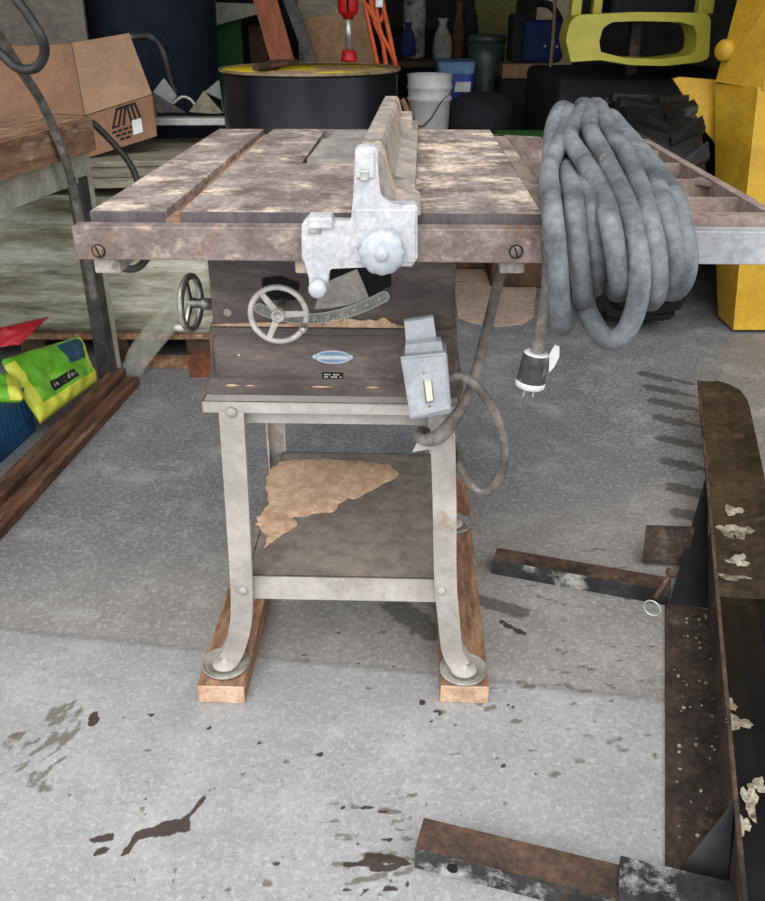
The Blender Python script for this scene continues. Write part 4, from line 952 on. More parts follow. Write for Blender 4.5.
# big tyre
def tyre(cx, cy, r, w_, parent, lugs=22):
    bm = B(); prof = [(r * .55, -w_ * .42), (r * .80, -w_ * .5), (r * .93, -w_ * .47), (r * .955, -w_ * .36), (r * .96, 0), (r * .955, w_ * .36), (r * .93, w_ * .47), (r * .80, w_ * .5), (r * .55, w_ * .42)]
    add_lathe(bm, prof, (cx, cy, r), (1, 0, 0), 56)
    for k in range(lugs):
        for s in (-1, 1):
            a0_ = 2 * PI * (k + (.5 if s > 0 else 0)) / lugs; pts = []
            for (xx, da, hw_) in ((s * w_ * .50, .0, .075), (s * w_ * .02, .20, .045)):
                for q in (-1, 1):
                    a_ = a0_ + da + q * hw_; pts.append((xx, a_))
            pts = [pts[0], pts[1], pts[3], pts[2]]
            lo2 = [bm.verts.new((cx + x_, cy + r * .94 * math.cos(a_), r + r * .94 * math.sin(a_))) for x_, a_ in pts]
            hi2 = [bm.verts.new((cx + x_ * .98, cy + r * math.cos(a_), r + r * math.sin(a_))) for x_, a_ in pts]
            bm.faces.new(hi2)
            for i in range(4): bm.faces.new((lo2[i], lo2[(i + 1) % 4], hi2[(i + 1) % 4], hi2[i]))
    t = obj('tyre', bm, M['tyre'], parent)
    bm = B(); add_lathe(bm, [(.001, -w_ * .30), (r * .50, -w_ * .30), (r * .57, -w_ * .43), (r * .57, w_ * .43), (r * .5, w_ * .30), (.001, w_ * .30)], (cx, cy, r), (1, 0, 0), 32); obj('wheel_rim', bm, M['yellow_green'], t)
    return t
fk, FK = thing('forklift', 'yellow green forklift with an oval opening in its rear panel', 'forklift', (1.15, 3.9, 0))
def K(px, py, y): return aty(px, py, y, FK)
tyre(1.00 - 1.15, 3.42 - 3.9, .43, .27, fk)
bm = B(); add_box(bm, (-.40, .02, .30), (.50, .95, .88), .03); add_box(bm, (-.30, -.10, .45), (.42, .05, .80), .02); obj('chassis', bm, M['cloth_dark'], fk, 'black chassis')
# rear panel with opening
yk = -.12
outer = [(571, 62), (566, 40), (570, 22), (578, 15), (640, 12), (706, 13), (711, 18), (709, 58), (700, 62), (665, 66), (630, 65), (600, 60)]
inner = [(601, 52), (599, 42), (603, 28), (612, 22), (640, 21), (680, 22), (694, 26), (697, 36), (696, 50), (690, 55), (660, 59), (625, 58)]
def resample(pxs, n, y):
    P = [K(x, yy, y) for x, yy in pxs]; P.append(P[0]); Ls = [0]
    for i in range(len(P) - 1): Ls.append(Ls[-1] + (P[i + 1] - P[i]).length)
    out = []
    for k in range(n):
        t = k / n * Ls[-1]; i = max(j for j in range(len(Ls) - 1) if Ls[j] <= t + 1e-9); out.append(P[i].lerp(P[i + 1], (t - Ls[i]) / (Ls[i + 1] - Ls[i])))
    return out
n_ = 72; Oq = resample(outer, n_, yk); cc = sum(Oq, Vector()) / n_
Iq0 = resample(inner, 144, yk); Iq = []
for p in Oq:
    a_ = math.atan2((p.z - cc.z) * 3, p.x - cc.x); Iq.append(min(Iq0, key=lambda q: abs(math.atan2(math.sin(math.atan2((q.z - cc.z) * 3, q.x - cc.x) - a_), math.cos(math.atan2((q.z - cc.z) * 3, q.x - cc.x) - a_)))))
bm = B()
dd_ = Vector((0, .16, 0)); a_ = [bm.verts.new(p) for p in Oq]; b_ = [bm.verts.new(p + Vector((0, .01, 0)) * 0) for p in Iq]; c_ = [bm.verts.new(p + dd_) for p in Oq]; d_ = [bm.verts.new(p + dd_) for p in Iq]
for i in range(n_):
    j = (i + 1) % n_
    for q in ((a_[i], a_[j], b_[j], b_[i]), (c_[i], c_[j], d_[j], d_[i]), (a_[i], a_[j], c_[j], c_[i]), (b_[i], b_[j], d_[j], d_[i])):
        try: bm.faces.new(q)
        except ValueError: pass
bmesh.ops.remove_doubles(bm, verts=bm.verts, dist=1e-6)
obj('rear_panel', bm, M['yellow_green'], fk, 'yellow green rear panel with a wide rounded opening')
bm = B()
for (x0, x1, yy) in ((567, 577, .02), (588, 597, .05), (698, 706, -.06)):
    p = K(x0, 60 if x0 < 600 else 14, yy); q = K(x1, 60, yy); z0 = min(p.z, q.z) if x0 < 600 else p.z
    add_box(bm, (p.x, yy, z0), (q.x, yy + .06, 2.1), .006); 
    o = obj('overhead_post', bm, M['yellow_green'], fk); bm = B()
bm.free()
bm = B(); p = K(612, 14, .06); q = K(696, 0, .06); add_box(bm, (p.x, .06, p.z - .02), (q.x, .5, 1.35), .03); obj('seat', bm, M['cloth_dark'], fk, 'black seat')
bm = B(); p = K(628, 60, .10); add_box(bm, (p.x, .10, .88), (p.x + .05, .16, 1.2), .01); obj('hose_bundle', bm, M['dark_iron'], fk)

# ================================================================== DRUM, PALLET, PUMP
dc = Vector((-.254, 3.27, 0)); dz0 = .10
tmp1 = atz(218, 67, .96); tmp2 = atz(402, 67, .96); dr = (tmp2.x - tmp1.x) / 2 * .985; dc = Vector(((tmp1.x + tmp2.x) / 2, tmp1.y, 0))
pal, FP = thing('wooden_pallet', 'low wooden pallet under the black and yellow drum', 'pallet', (dc.x, dc.y, 0))
for k in range(5):
    bm = B(); add_box(bm, (-.31, -.36 + k * .155, .08), (.31, -.36 + k * .155 + .10, .0995), .002); obj('deck_board', bm, M['skid'], pal)
for x in (-.31, -.03, .25):
    bm = B(); add_box(bm, (x, -.36, 0), (x + .06, .36, .08), .002); obj('stringer', bm, M['skid'], pal)
dm, FD = thing('steel_drum', 'black steel drum with a dusty yellow lid', 'drum', (dc.x, dc.y, .10))
H_ = .86
bm = B(); add_lathe(bm, [(.001, 0), (dr * .975, 0), (dr * .985, .02), (dr * .97, .03), (dr * .97, .27), (dr, .285), (dr * .97, .30), (dr * .97, .55), (dr, .565), (dr * .97, .58), (dr * .965, H_ - .02), (dr * .965, H_ - .012), (.001, H_ - .012)], (0, 0, 0), (0, 0, 1), 72)
obj('drum_body', bm, M['drum'], dm)
bm = B(); add_lathe(bm, [(.001, 0), (dr * .955, 0), (dr * .955, .003), (.001, .003)], (0, 0, H_ - .0065), (0, 0, 1), 64); obj('lid', bm, M['drum_top'], dm, 'yellow lid with brown dust')
bm = B(); add_torus(bm, (0, 0, H_ - .006), (0, 0, 1), dr * .985, .0055, 72, 8); obj('rim', bm, M['drum_rim'], dm)
pt = atz(349, 61, .954); pp_, FPp = thing('drum_pump', 'red hand pump with a silver pipe standing on the drum lid', 'pump', (pt.x, pt.y, .952))
bm = B(); add_lathe(bm, [(.030, 0), (.033, .004), (.033, .014), (.028, .018), (.030, .024), (.026, .040), (.016, .042)], (0, 0, 0), (0, 0, 1), 28); obj('bung_collar', bm, M['red'], pp_)
bm = B(); add_lathe(bm, [(.0135, 0), (.0135, .15)], (0, 0, .03), (0, 0, 1), 20); obj('pipe', bm, M['galv'], pp_)
bm = B(); add_lathe(bm, [(.020, 0), (.022, .012), (.034, .018), (.041, .03), (.043, .09), (.040, .12), (.02, .13), (.001, .13)], (0, 0, .152), (0, 0, 1), 28)
for k in range(3):
    add_box(bm, (-.004 + .0, -.046, .18), (.004, -.035, .26), .001)
obj('pump_body', bm, M['red'], pp_)
# wrench/rag on lid
bm = B(); 
tp = [atz(x, y, .971) for x, y in ((255, 68), (268, 66), (280, 63), (292, 61.5), (298, 61))]
add_tube(bm, tp, lambda t: .010 + .006 * math.sin(t * 5), 10, 6); tp = [atz(x, y, .972) for x, y in ((272, 66), (284, 64.5), (297, 63))]; add_tube(bm, tp, .007, 8, 5)
tag(obj('dirty_wrench', bm, M['brown_dk']), 'dark greasy tool lying on the drum lid', 'tool')

# ================================================================== LEFT SIDE: bench, box, bale, bags
bc = aty(88, 117, 2.75); bzt = bc.z
bf = atz(0, 139, bzt); 
dirb = (Vector((bf.x, bf.y)) - Vector((bc.x, bc.y))).normalized(); angb = math.atan2(-dirb.y, -dirb.x)   # x axis runs towards the far end
wb, FW = thing('workbench', 'wooden topped workbench with chipped white frame at the left edge', 'workbench', (bc.x, bc.y, 0), angb)
# frame: far right end of top front edge = (0,0)
th = bzt - aty(88, 150, 2.75).z
bm = B(); add_box(bm, (-1.5, 0, bzt - .035), (0, .60, bzt), .003); obj('bench_top', bm, M['bench_wood'], wb)
bm = B(); add_box(bm, (-1.5, -.012, bzt - th), (.002, .018, bzt - .004), .002); obj('fascia_board', bm, M['bench_wood'], wb)
p = aty(75, 162, 2.75); zap = bzt - th
bm = B(); add_box(bm, (-1.5, .02, zap - .085), (-.03, .04, zap + .03), .001); obj('apron', bm, M['bench_paint'], wb, 'white painted apron board')
bm = B(); add_box(bm, (-.035, .02, 0), (.010, .028, bzt - .036), .001); add_box(bm, (.002, .028, 0), (.010, .065, bzt - .036), .001); obj('leg', bm, M['bench_paint'], wb)
bm = B(); add_box(bm, (-.085, .012, 0), (-.036, .060, zap - .07), .003); obj('leg_post', bm, M['dark_iron'], wb, 'dark iron post beside the painted leg')
bm = B(); add_box(bm, (-1.45, .02, 0), (-1.40, .06, bzt - .036), .001); obj('leg', bm, M['bench_paint'], wb)
bm = B(); add_box(bm, (-.04, .54, 0), (.0, .58, bzt - .036), .001); obj('leg', bm, M['bench_paint'], wb)

# wrapped bale of lumber
bx0 = -1.62; bx1 = -.60
bm = B()
by0, by1 = 2.88, 3.70
n1_, n2_ = 34, 14
secs = []
for k in range(n1_ + 1):
    x = bx0 + (bx1 - bx0) * k / n1_; s = []
    def W(x_, y_, z_):
        v = Vector((x_, y_, z_)); d = noise.noise(v * Vector((3, 3, 9)) if False else Vector((x_ * 2.5, y_ * 2.5, z_ * 8))) * .022; return (x_, y_ + d, z_ + d * .5)
    zt_ = .565 + .01 * math.sin(x * 9); rr_ = .03 if 0 < k < n1_ else .05
    for j in range(n2_ + 1): s.append(W(x, by0 + (.03 if j in (0, n2_) else 0) + (.02 if k in (0, n1_) else 0), .105 + (zt_ - .105) * j / n2_))
    s += [W(x, by1, zt_ - .01), W(x, by1, .11)]
    secs.append(s)
add_loft(bm, secs, smooth=True)
pal2, FP2 = thing('wrapped_bale', 'green grey plastic wrapped load on a pallet behind the workbench leg', 'wrapped load', ((bx0 + bx1) / 2, 3.3, 0))
bm.transform(FP2.inverted()); obj('wrapped_load', bm, M['film'], pal2)
for k in range(4):
    bm = B(); add_box(bm, (-.50 + k * .30, -.40, .0), (-.41 + k * .30, .42, .09), .003); obj('pallet_block', bm, M['brown_dk'], pal2)
bm = B(); add_box(bm, (-.53, -.41, .088), (.53, .43, .108), .002); obj('pallet_deck', bm, M['skid'], pal2)
# loose tail of film
bm = B()
cA = [aty(190, 278, 2.84), aty(168, 300, 2.82), aty(146, 325, 2.80), aty(128, 350, 2.78), aty(120, 372, 2.77)]
cBq = [aty(205, 292, 2.85), aty(188, 318, 2.83), aty(165, 343, 2.80), aty(146, 368, 2.77), aty(140, 383, 2.77)]
va = []
for p, q in zip(smooth_path(cA, 4), smooth_path(cBq, 4)):
    row = [p.lerp(q, k / 6) + Vector((0, math.sin(k * 2.1 + p.x * 40) * .008, 0)) for k in range(7)]; va.append([bm.verts.new(r) for r in row])
for i in range(len(va) - 1):
    for k in range(6): f = bm.faces.new((va[i][k], va[i][k + 1], va[i + 1][k + 1], va[i + 1][k])); f.smooth = True
bm.transform(FP2.inverted()); o = obj('film_tail', bm, M['film_clear'], pal2, 'loose strip of clear plastic film')
o.modifiers.new('thick', 'SOLIDIFY').thickness = .0012

# plank stack on the bale
pz0 = .585
c0 = aty(178, 160, 3.02)
pst, FPS = thing('plank_deck', 'pale weathered boards under the cardboard box', 'boards', (-1.0, 3.05, pz0 + .004), math.radians(8))
for k in range(2):
    bm = B(); add_box(bm, (-.55, -.02 + 0, .0 + k * .036), (.36 + .0 * k, .02, .034 + k * .036), .002); obj('side_board', bm, M['plank'], pst)
for k in range(4):
    bm = B(); add_box(bm, (-.55, -.03 + k * .14, .072), (.37, .105 + k * .14, .090), .002); obj('deck_board', bm, M['plank'], pst)
bm = B(); add_box(bm, (-.55, .50, 0), (.36, .53, .072)); obj('side_board', bm, M['plank'], pst)
deckz = pz0 + .094 + .001

# cardboard box with open flaps
y0b = 3.12
box, FB = thing('cardboard_box', 'open brown cardboard box with a black printed logo and raised flaps', 'cardboard box', (-1.02, 3.2, deckz), 0)
def X(px, py, y): return aty(px, py, y, FB)
def sheet(name, pxs, m, parent, t=.004, label=None, dy=None):
    bm = B(); pts = [X(x, y, d - 3.2) for x, y, d in pxs]; nrm = (pts[1] - pts[0]).cross(pts[2] - pts[0]).normalized()
    if nrm.y < 0: nrm = -nrm
    add_prism(bm, pts, nrm * t); return obj(name, bm, m, parent, label)
front = [(90, 157, 3.10), (157, 136, 3.22), (152, 95, 3.24), (84, 117, 3.12)]
sheet('front_panel', front, M['cardboard'], box)
sheet('side_panel', [(0, 160, 3.0), (90, 157, 3.10), (84, 116, 3.12), (0, 112, 3.05)], M['cardboard'], box)
sheet('front_flap', [(85, 115, 3.125), (152, 94, 3.245), (129, 33, 3.36), (72, 43, 3.26)], M['cardboard_lt'], box, label='raised front flap')
sheet('side_flap', [(-10, 112, 3.06), (84, 115, 3.12), (71, 44, 3.25), (-10, 47, 3.20)], M['cardboard'], box)
sheet('back_panel', [(0, 100, 3.6), (157, 95, 3.7), (157, 130, 3.7), (0, 150, 3.6)], M['cardboard'], box)
# logo: slanted stripes forming an A-shaped block
bm = B()
def F3(u_, v_):   # u,v in 0..1 over the front panel (v up)
    P = [X(x, y, d - 3.2) for x, y, d in front]; a_ = P[0].lerp(P[1], u_); b_ = P[3].lerp(P[2], u_); q = a_.lerp(b_, v_)
    n_v = (P[1] - P[0]).cross(P[3] - P[0]).normalized(); 
    if n_v.y > 0: n_v = -n_v
    return q + n_v * .0012
def stripe(a_, b_, w_):
    du = w_; add_prism(bm, [F3(a_[0], a_[1]), F3(a_[0] + du, a_[1]), F3(b_[0] + du, b_[1]), F3(b_[0], b_[1])], (0, -.0008, 0))
for k, (x0, x1) in enumerate(((.36, .46), (.44, .53), (.52, .58), (.64, .60), (.71, .655), (.78, .71))): stripe((x0, .50), (x1, .97), .035)
stripe((.46, .90), (.46, .97), .26); stripe((.36, .50), (.36, .55), .10)
for k in range(3): 
    for j in range(4 - k):
        stripe((.36 + k * .05 + j * .085, .38 - k * .11), (.36 + k * .05 + j * .085, .44 - k * .11), .065)
obj('printed_logo', bm, M['ink'], box)
bm = B(); bmq = [F3(.66, .20), F3(.80, .20), F3(.80, .55), F3(.66, .55)]; add_prism(bm, bmq, (0, -.0015, 0)); obj('paper_label', bm, M['white'], box)

# grey brackets
br_, FBR = thing('steel_bracket', 'pale grey folded steel bracket with pointed ends on the boards', 'bracket', tuple(aty(190, 120, 3.45)))
def Q(px, py, y): return aty(px, py, y, FBR)
def sheet2(name, pxs, m, parent, F_, t=.004, label=None):
    bm = B(); pts = [aty(x, y, d, F_) for x, y, d in pxs]; add_prism(bm, pts, (0, t, 0)) if False else None
    nrm = (pts[1] - pts[0]).cross(pts[2] - pts[0]).normalized(); nrm = nrm if nrm.y > 0 else -nrm
    add_prism(bm, pts, nrm * t); return obj(name, bm, m, parent, label)
sheet2('folded_plate', [(153, 92, 0), (164, 78, .05), (177, 96, .06), (170, 104, .03)], M['greybracket'], br_, FBR)
sheet2('folded_plate', [(153, 92, -.01), (172, 104, -.01), (186, 112, .0), (156, 112, -.03)], M['dark_iron'], br_, FBR)
sheet2('folded_plate', [(205, 92, .0), (219, 80, .05), (224, 113, .05), (222, 100, .04)], M['greybracket'], br_, FBR)
sheet2('folded_plate', [(189, 112, -.03), (204, 91, -.02), (223, 113, .0), (214, 114, -.02)], M['plank'], br_, FBR)
bm = B(); add_tube(bm, [Q(172, 104, 0), Q(182, 97, .0), (Q(190, 99, 0)), Q(196, 106, 0)], .006, 8); obj('bent_rod', bm, M['galv'], br_)
bm = B(); a_ = aty(153, 122, 3.40); b_ = aty(226, 120, 3.40); add_box(bm, (a_.x, 3.38, a_.z - .010), (b_.x, 3.46, b_.z + .008), .003)
tag(obj('metal_bar', bm, M['greybracket']), 'flat pale metal bar across the boards left of the drum', 'metal bar')
# tall bin
ba = Vector((-1.02, 4.15, 0)); bn, FBN = thing('tall_bin', 'tall blue black plastic bin behind the cardboard box', 'bin', (-1.03, 4.15, 0))
bm = B(); add_lathe(bm, [(.001, 0), (.24, 0), (.25, .02), (.315, 1.35), (.33, 1.36), (.33, 1.40), (.001, 1.40)], (0, 0, 0), (0, 0, 1), 64); obj('bin_body', bm, M['bin'], bn)
bm = B(); 
for dx in (0, .012): add_tube(bm, [(.155 + dx, -.19, .55), (.195 + dx, -.235, 1.30)], .0025, 6, smooth=False)
obj('bin_seam', bm, M['galv'], bn)
# grey sheet leaning
bm = B(); P = [aty(-60, 60, 3.75), aty(86, 60, 3.75), aty(78, -40, 3.75), aty(-60, -40, 3.75)]
P = [Vector((p.x, 3.75, z)) for p, z in zip(P, (.0, .0, 1.5, 1.5))]; add_prism(bm, P, (0, .02, 0)); tag(obj('grey_sheet', bm, M['panel_grey']), 'dull grey sheet panel standing at the far left behind the box', 'panel')
bm = B(); add_box(bm, (-1.6, 5.2, 0), (-.55, 5.3, 1.6)); tag(obj('dark_board', bm, M['black']), 'black board behind the tall bin', 'board')

# hoses on the left
def hose(name, pts, r, m, label, cat='hose'):
    bm = B(); add_tube(bm, pts, r, 12, 8); return tag(obj(name, bm, m), label, cat)
yh = 2.35
hose('black_hose', [aty(8, -30, 1.8), aty(14, -5, 1.8), aty(28, 15, 1.8), aty(42, 38, 1.8), aty(44, 55, 1.82), aty(35, 68, 1.84), aty(18, 68, 1.86), aty(2, 55, 1.88), aty(-14, 40, 1.9), aty(-40, 30, 1.9)], .0095, M['hose_black'], 'glossy black hose curling in from the top left corner')
hose('grey_cable', [aty(-20, 10, 2.10), aty(0, 38, 2.15), aty(18, 66, 2.25), aty(38, 96, 2.38), aty(52, 125, 2.46), aty(62, 150, 2.50), aty(70, 175, 2.53), aty(78, 210, 2.56), aty(88, 262, 2.58), aty(94, 300, 2.60)], .0125, M['cord'], 'dusty grey cable hanging down beside the bench leg', 'cable')
hose('thin_cable', [aty(84, 119, 2.78), aty(96, 126, 2.80), aty(112, 142, 2.82), aty(126, 158, 2.83), aty(134, 172, 2.83), aty(140, 190, 2.82)], .0105, M['hose_black'], 'short black cable arching out over the cardboard box front', 'cable')
hose('drain_hose', [aty(128, 38, 3.55), aty(145, 36, 3.58), aty(158, 43, 3.6), aty(165, 58, 3.6), aty(170, 78, 3.6), aty(176, 96, 3.6)], .014, M['hose_black'], 'black hose bent in an arch in front of the tall bin')

# timber on floor
ta = g2(0, 520); tb = g2(127, 384); dv = (tb - ta).normalized()
tm, FT = thing('floor_timber', 'long dark split timber on the floor at the left', 'timber', (tb.x, tb.y, 0), math.atan2(dv.y, dv.x) - PI / 2)
bm = B(); add_box(bm, (-.052, -1.5, 0), (-.004, .02, .052), .004); obj('timber_half', bm, M['beamwood'], tm)
bm = B(); add_box(bm, (-.002, -1.5, 0), (.048, .0, .030), .004); obj('timber_half', bm, M['beamwood'], tm)
# loose wood pieces near the bale
bm = B(); q = g2(140, 372); add_box(bm, (q.x, q.y + .03, 0), (q.x + .25, q.y + .08, .035), .003); tag(obj('wood_offcut', bm, M['skid']), 'brown timber offcut lying in front of the wrapped load', 'wood')
bm = B()
for k in range(1):
    c = g2(200, 372) + Vector((.02, -.05)); pts = [(c.x - .045, c.y, 0), (c.x + .03, c.y, 0), (c.x + .045, c.y + .02, .06), (c.x + .0, c.y, .085), (c.x - .05, c.y, .06)]; add_prism(bm, pts, (0, .05, 0))
tag(obj('wood_chunk', bm, M['bark']), 'small red brown wood chunk under the side handwheel', 'wood')

# blue crate
cdir = (g2(0, 463) - g2(35, 431)).normalized()
cr, FC = thing('plastic_crate', 'dark blue slotted plastic crate at the left edge', 'crate', (g2(35, 431).x, g2(35, 431).y, 0), math.atan2(cdir.y, cdir.x) + PI / 2)
# crate frame: corner nearest the camera on the right
cl, cwid, chh = .40, .46, .15
def crate_wall(n_, L_, f):
    bm = B(); k = 0
    add_box(bm, f(0, 0), f(L_, .02)); add_box(bm, f(0, chh - .025), f(L_, chh))
    m_ = int(L_ / .022)
    for i in range(m_ + 1):
        x = i * L_ / m_; add_box(bm, f(max(0, x - .004), .02), f(min(L_, x + .004), chh - .025))
    return bm
def mk(L_, fn):
    bm = B(); m_ = int(L_ / .022)
    def bx_(a_, z0, b_, z1):
        p, q = fn(a_), fn(b_); lo = Vector((min(p[0], q[0]), min(p[1], q[1]), z0)); hi = Vector((max(p[0], q[0]), max(p[1], q[1]), z1))
        if hi.x - lo.x < .006: lo.x -= .003; hi.x += .003
        if hi.y - lo.y < .006: lo.y -= .003; hi.y += .003
        add_box(bm, lo, hi)
    bx_(0, .002, L_, .05); bx_(0, chh - .03, L_, chh); 
    for i in range(m_ + 1): x = i * L_ / m_; bx_(max(0, x - .005), .05, min(L_, x + .005), chh - .03)
    return bm
for L_, fn in ((cl, lambda a_: (a_ - cl, 0)), (cl, lambda a_: (a_ - cl, -cwid)), (cwid, lambda a_: (0, -a_)), (cwid, lambda a_: (-cl, -a_))):
    obj('crate_side', mk(L_, fn), M['crate'], cr)
bm = B(); add_box(bm, (-cl, -cwid, .001), (0, 0, .006)); obj('crate_base', bm, M['crate'], cr)
# green bag: crumpled slab draped over the crate
def crumple(outline, yfun, thick, name, mats, label, cat, seed, matfn=None, zsup=None, n=26):
    """outline in pixels with distances; fills a bent sheet between four pixel corners"""
    pass
def bag(name, corners, m, label, thick=.05, nu=22, nv=16, seed=1, matfn=None, amp=.012):
    """corners: 4 world points (a,b,c,d) round; a pillow surface between them"""
    a_, b_, c_, d_ = [Vector(p) for p in corners]; up_ = (b_ - a_).cross(d_ - a_).normalized()
    if up_.z < 0: up_ = -up_
    bm = B(); top = []; bot = []
    for j in range(nv + 1):
        r1 = []; r2_ = []
        for i in range(nu + 1):
            u_, v_ = i / nu, j / nv; p = a_.lerp(b_, u_).lerp(d_.lerp(c_, u_), v_)
            puff = (max(0, 1 - (2 * u_ - 1) ** 4) * max(0, 1 - (2 * v_ - 1) ** 4)) ** .5
            nz = noise.noise(Vector((u_ * 4 + seed, v_ * 3.2, seed))) * amp + noise.noise(Vector((u_ * 10 + seed, v_ * 8, seed))) * amp * .5
            r1.append(bm.verts.new(p + up_ * (thick * puff * .5 + nz * (puff + .3)))); 
            r2_.append(bm.verts.new(p - up_ * (thick * puff * .5) + up_ * nz * .3) if 0 < i < nu and 0 < j < nv else r1[-1])
        top.append(r1); bot.append(r2_)
    for j in range(nv):
        for i in range(nu):
            f = bm.faces.new((top[j][i], top[j][i + 1], top[j + 1][i + 1], top[j + 1][i])); f.smooth = True
            if matfn: f.material_index = matfn((i + .5) / nu, (j + .5) / nv)
            try:
                f = bm.faces.new((bot[j][i], bot[j + 1][i], bot[j + 1][i + 1], bot[j][i + 1])); f.smooth = True
            except ValueError: pass
    return bm
def gm(u_, v_):
    # v: 0 lower right border -> 1 upper; u: 0 left
    if v_ < .20: return 1
    if u_ > .93: return 1
    if u_ < .10 and v_ < .9: return 1
    if .62 < u_ < .93 and .52 < v_ < .93: return 2
    return 0
cs = [atz(40, 424, .06), atz(98, 381, .05), atz(80, 336, .19), atz(0, 360, .22)]
bgo, FG = thing('green_bag', 'lime green and yellow plastic bag lying over the blue crate', 'bag', tuple(sum(cs, Vector()) / 4))
bm = bag('b', cs, None, '', .055, 40, 30, 2, gm); bm.transform(FG.inverted()); bgm = obj('bag_body', bm, [M['bag_green'], M['bag_yellow'], M['bag_blue']], bgo)
def on_bag(u_, v_, off=.0):
    a_, b_, c_, d_ = cs; p = a_.lerp(b_, u_).lerp(d_.lerp(c_, u_), v_); up_ = (b_ - a_).cross(d_ - a_).normalized(); up_ = up_ if up_.z > 0 else -up_
    puff = (max(0, 1 - (2 * u_ - 1) ** 4) * max(0, 1 - (2 * v_ - 1) ** 4)) ** .5
    nz = noise.noise(Vector((u_ * 4 + 2, v_ * 3.2, 2))) * .012 + noise.noise(Vector((u_ * 10 + 2, v_ * 8, 2))) * .006
    return FG.inverted() @ (p + up_ * (.055 * puff * .5 + nz * (puff + .3) + off))
bm = B()
def strip(u0, v0, u1, v1, n=8):
    g = [[bm.verts.new(on_bag(u0 + (u1 - u0) * i / n, v0 + (v1 - v0) * j / 3, .0015)) for i in range(n + 1)] for j in range(4)]
    for j in range(3):
        for i in range(n): bm.faces.new((g[j][i], g[j][i + 1], g[j + 1][i + 1], g[j + 1][i]))
strip(.30, .26, .66, .42); obj('print_panel', bm, M['ink'], bgm, 'dark lettered panel')
bm = B()
for k in range(7): 
    if k == 2: continue
    strip(.33 + k * .045, .30, .33 + k * .045 + .028, .37, 2)
for k in range(3): strip(.17, .58 + k * .12, .56, .585 + k * .12, 6) if False else None
obj('print_marks', bm, M['bagwhite'], bgm)
cs2 = [atz(-25, 350, .22), atz(20, 345, .23), atz(50, 316, .27), atz(-10, 330, .28)]
bm = bag('r', cs2, None, '', .05, 24, 12, 7); tag(obj('red_bag', bm, M['bag_red']), 'shiny red plastic bag above the green bag', 'bag')
cs3 = [atz(-20, 400, .16), atz(24, 400, .16), atz(20, 380, .175), atz(-20, 370, .18)]
bm = bag('y', cs3, None, '', .05, 16, 12, 12, lambda u_, v_: 1 if (u_ > .7) else 0); tag(obj('seed_packet', bm, [M['bag_green'], M['bag_yellow']]), 'crumpled green and yellow packet inside the crate at the frame edge', 'bag')

# ================================================================== BACKGROUND CLUTTER (right and centre)
def solid_px(name, x0, y0, x1, y1, y, depth, m, label, cat, to_floor=True, bev=.004, floor_z=0.0, group=None):
    a_ = aty(x0, y0, y); b_ = aty(x1, y1, y); lo_z = floor_z if to_floor else min(a_.z, b_.z)
    bm = B(); add_box(bm, (a_.x, y, lo_z), (b_.x, y + depth, max(a_.z, b_.z)), bev); return tag(obj(name, bm, m), label, cat, group)
# flat tan board on the floor behind the saw
bm = B(); pts = [atz(x, y, .001) for x, y in ((450, 262), (540, 262), (533, 318), (524, 324), (500, 327), (470, 323), (458, 318))]; add_prism(bm, pts, (0, 0, .005))
M['tan_stained'] = mat('tan_stained_board', '#a08b7c', '#b29c8c', scale=5, rough=0.85, patch='#6b5244', pscale=5, pthr=0.63, psoft=0.03)
tag(obj('cardboard_sheet', bm, M['tan_stained']), 'stained tan cardboard sheet flat on the floor behind the saw', 'cardboard')
# white bucket
bk = atz(0, 0, 1); p0 = aty(407, 73, 4.3); p1 = aty(453, 73, 4.3); rB = (p1.x - p0.x) / 2; hB = p0.z
stx = (p0.x + p1.x) / 2
bm = B(); zc = hB - .37
add_box(bm, (stx - .14, 4.10, .0065), (stx + .45, 4.53, zc - .02), .01); crt = tag(obj('low_crate', bm, M['brown_dk']), 'dark low wooden box under the white bucket', 'box')
bk, FBk = thing('plastic_bucket', 'white plastic bucket with wire handle behind the saw table', 'bucket', (stx, 4.3, zc - .019))
bm = B(); add_lathe(bm, [(.001, 0), (rB * .80, 0), (rB * .82, .01), (rB * .93, .27), (rB * .99, .275), (rB * .99, .285), (rB * .94, .29), (rB * .95, .32), (rB * 1.0, .325), (rB * 1.0, .335), (rB * .96, .34), (rB * .97, .375), (rB, .385), (rB * .95, .385), (rB * .92, .375), (rB * .8, .02), (.001, .02)], (0, 0, 0), (0, 0, 1), 48); obj('bucket_body', bm, M['white'], bk)
bm = B(); add_tube(bm, [(-rB * .93, -.03, .26), (-rB * .5, -rB * .85, .17), (0, -rB * 1.02, .20), (rB * .45, -rB * .92, .27), (rB * .93, -.03, .31)], .003, 6); obj('wire_handle', bm, M['dark_iron'], bk)
bm = B(); p = aty(415, 95, 4.05); add_lathe(bm, [(.001, 0), (.04, 0), (.04, .14), (.036, .15), (.001, .15)], (p.x, 4.08, zc - .019), (0, 0, 1), 20); tag(obj('red_can', bm, M['red']), 'dark red can in front of the white bucket', 'can')
bm = B(); a_ = aty(402, 105, 3.9); b_ = aty(418, 132, 3.9); qa = aty(402, 99, 3.9); qb = aty(418, 135, 3.9); k_ = qa.z / (qa.z - qb.z); qc = qa.lerp(qb, 1.0); add_tube(bm, [qa, qb, Vector((qb.x + .12, 3.9, 0.0))], .012, 8, smooth=False); tag(obj('wood_stick', bm, M['tan']), 'thin wooden stick leaning beside the rip fence end', 'stick')
